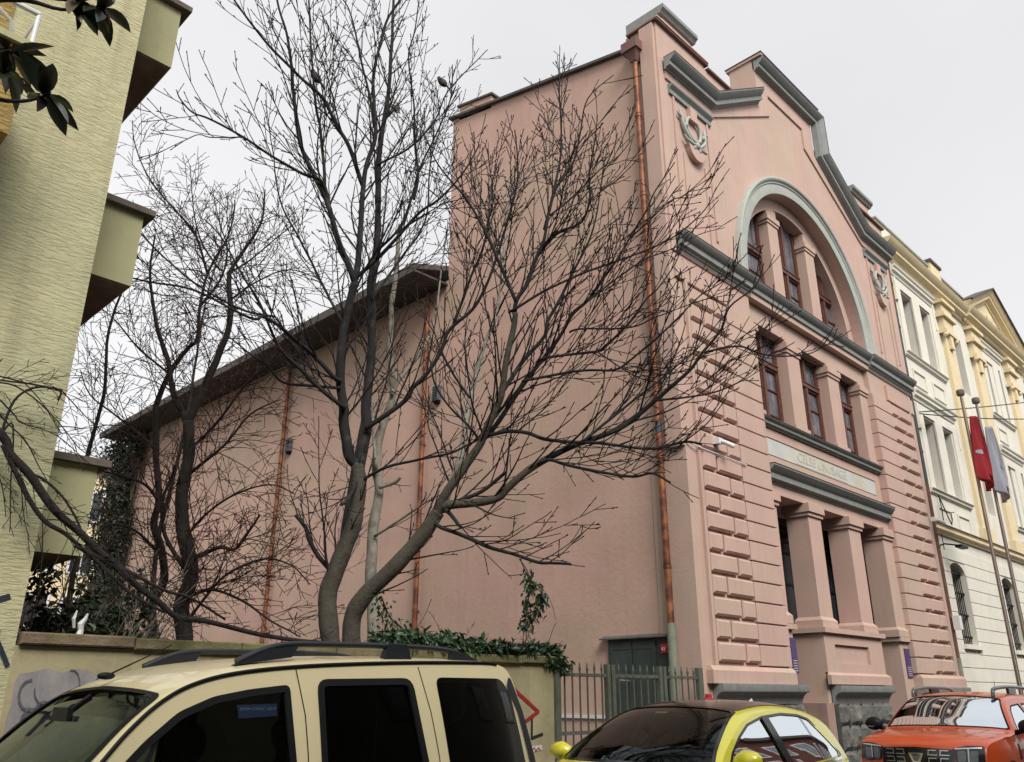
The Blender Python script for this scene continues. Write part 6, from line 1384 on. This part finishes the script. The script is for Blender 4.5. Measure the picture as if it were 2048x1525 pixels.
for r_ in range(2):
    for c0 in (-.40, -.26, .14, .28):
        p0 = zl+.03+r_*.095; q0 = c0
        for seg in ([(p0,q0),(p0+.012,q0),(p0+.012,q0+.115),(p0,q0+.115)], [(p0+.055,q0+.01),(p0+.067,q0+.01),(p0+.067,q0+.11),(p0+.055,q0+.11)], [(p0,q0 if c0 > 0 else q0+.105),(p0,q0+.012 if c0 > 0 else q0+.115),(p0+.067,q0+.02 if c0 > 0 else q0+.105),(p0+.067,q0+.01 if c0 > 0 else q0+.095)]):
            red.top_patch('grille_bar', seg, [], 'silver', .014, .08, gr)
bd = [(zl+.15,-.09),(zl+.15,.09),(zl+.135,.09),(zl+.03,.045),(zl+.03,-.045),(zl+.135,-.09)]
red.top_patch('badge', bd, [[(zl+.128,-.055),(zl+.128,.055),(zl+.05,.025),(zl+.05,-.025)]], 'chrome', .02, .06, gr)
red.top_patch('badge_inset', [(zl+.128,-.055),(zl+.128,.055),(zl+.05,.025),(zl+.05,-.025)], [], 'lamp_grey', .015, .06, gr)
for t in (-.28, .1): q = MB(); p = red.S(red.p_of(u=.92), t); q.ball(p, .02, .014, .01, 8, 4); q.build('washer_jet', 'black_plastic', rr_)
for q_ in (-.42, .42):
    red.top_patch('bonnet_crease', [(red.p_of(u=.25), q_*1.15),(red.p_of(u=.25), q_*1.18),(red.p_of(u=.95), q_*1.33),(red.p_of(u=.95), q_*1.30)], [], 'paint_red', .006, .08)
seats(red, (1.95, 2.9), .75, 1.22); wheelm(red, 1.5, 4.3, 1.05); MB().box(12.25+1.1, 12.25+1.5, 4.0, 5.3, .75, 1.05).build('dashboard', 'interior', rr_)
MB().cyl((X(3.7), 4.65, 1.58), (X(3.85), 4.65, 1.82), .006, 6, .003).build('antenna', 'black_plastic', rr_)
# ============================================================ separate pieces become separate parts
def split_pieces(names, gap=.03):
    for o in list(SC.objects):
        if o.type != 'MESH' or o.name.split('.')[0] not in names or o.get('kind'): continue
        me = o.data; n = len(me.vertices); par = list(range(n))
        def fnd(a):
            while par[a] != a: par[a] = par[par[a]]; a = par[a]
            return a
        for p in me.polygons:
            v0 = fnd(p.vertices[0])
            for v in p.vertices[1:]:
                r = fnd(v)
                if r != v0: par[r] = v0
        comp = {}
        for v in range(n): comp.setdefault(fnd(v), []).append(v)
        cl = []
        for vs in comp.values():
            c = [me.vertices[v].co for v in vs]; cl.append([[min(q[k] for q in c)-gap/2 for k in range(3)], [max(q[k] for q in c)+gap/2 for k in range(3)], set(vs)])
        ch_ = True
        while ch_:
            ch_ = False
            for i in range(len(cl)):
                for j in range(i+1, len(cl)):
                    a, b_ = cl[i], cl[j]
                    if all(a[0][k] <= b_[1][k] and b_[0][k] <= a[1][k] for k in range(3)):
                        a[0] = [min(a[0][k], b_[0][k]) for k in range(3)]; a[1] = [max(a[1][k], b_[1][k]) for k in range(3)]; a[2] |= b_[2]; cl.pop(j); ch_ = True; break
                if ch_: break
        if len(cl) < 2: continue
        for k, c in enumerate(cl):
            vi = sorted(c[2]); mp = {v: i for i, v in enumerate(vi)}
            q = bpy.data.meshes.new(o.name.split('.')[0]); q.from_pydata([me.vertices[v].co[:] for v in vi], [], [tuple(mp[v] for v in p.vertices) for p in me.polygons if p.vertices[0] in c[2]])
            for m_ in me.materials: q.materials.append(m_)
            if len(me.polygons) and me.polygons[0].use_smooth: q.polygons.foreach_set('use_smooth', [True]*len(q.polygons))
            if k == 0: o.data = q
            else:
                d = o.copy(); d.data = q; COL.objects.link(d)
split_pieces({'wall', 'plinth', 'pier_cap', 'parapet_coping', 'pilaster_strip', 'graffiti', 'window_surround', 'corner_strip', 'architrave', 'painted_patch', 'door_panel', 'text_lines', 'border_line', 'crescent', 'screen_frame', 'capital', 'grille', 'pipe_joint', 'railing'})
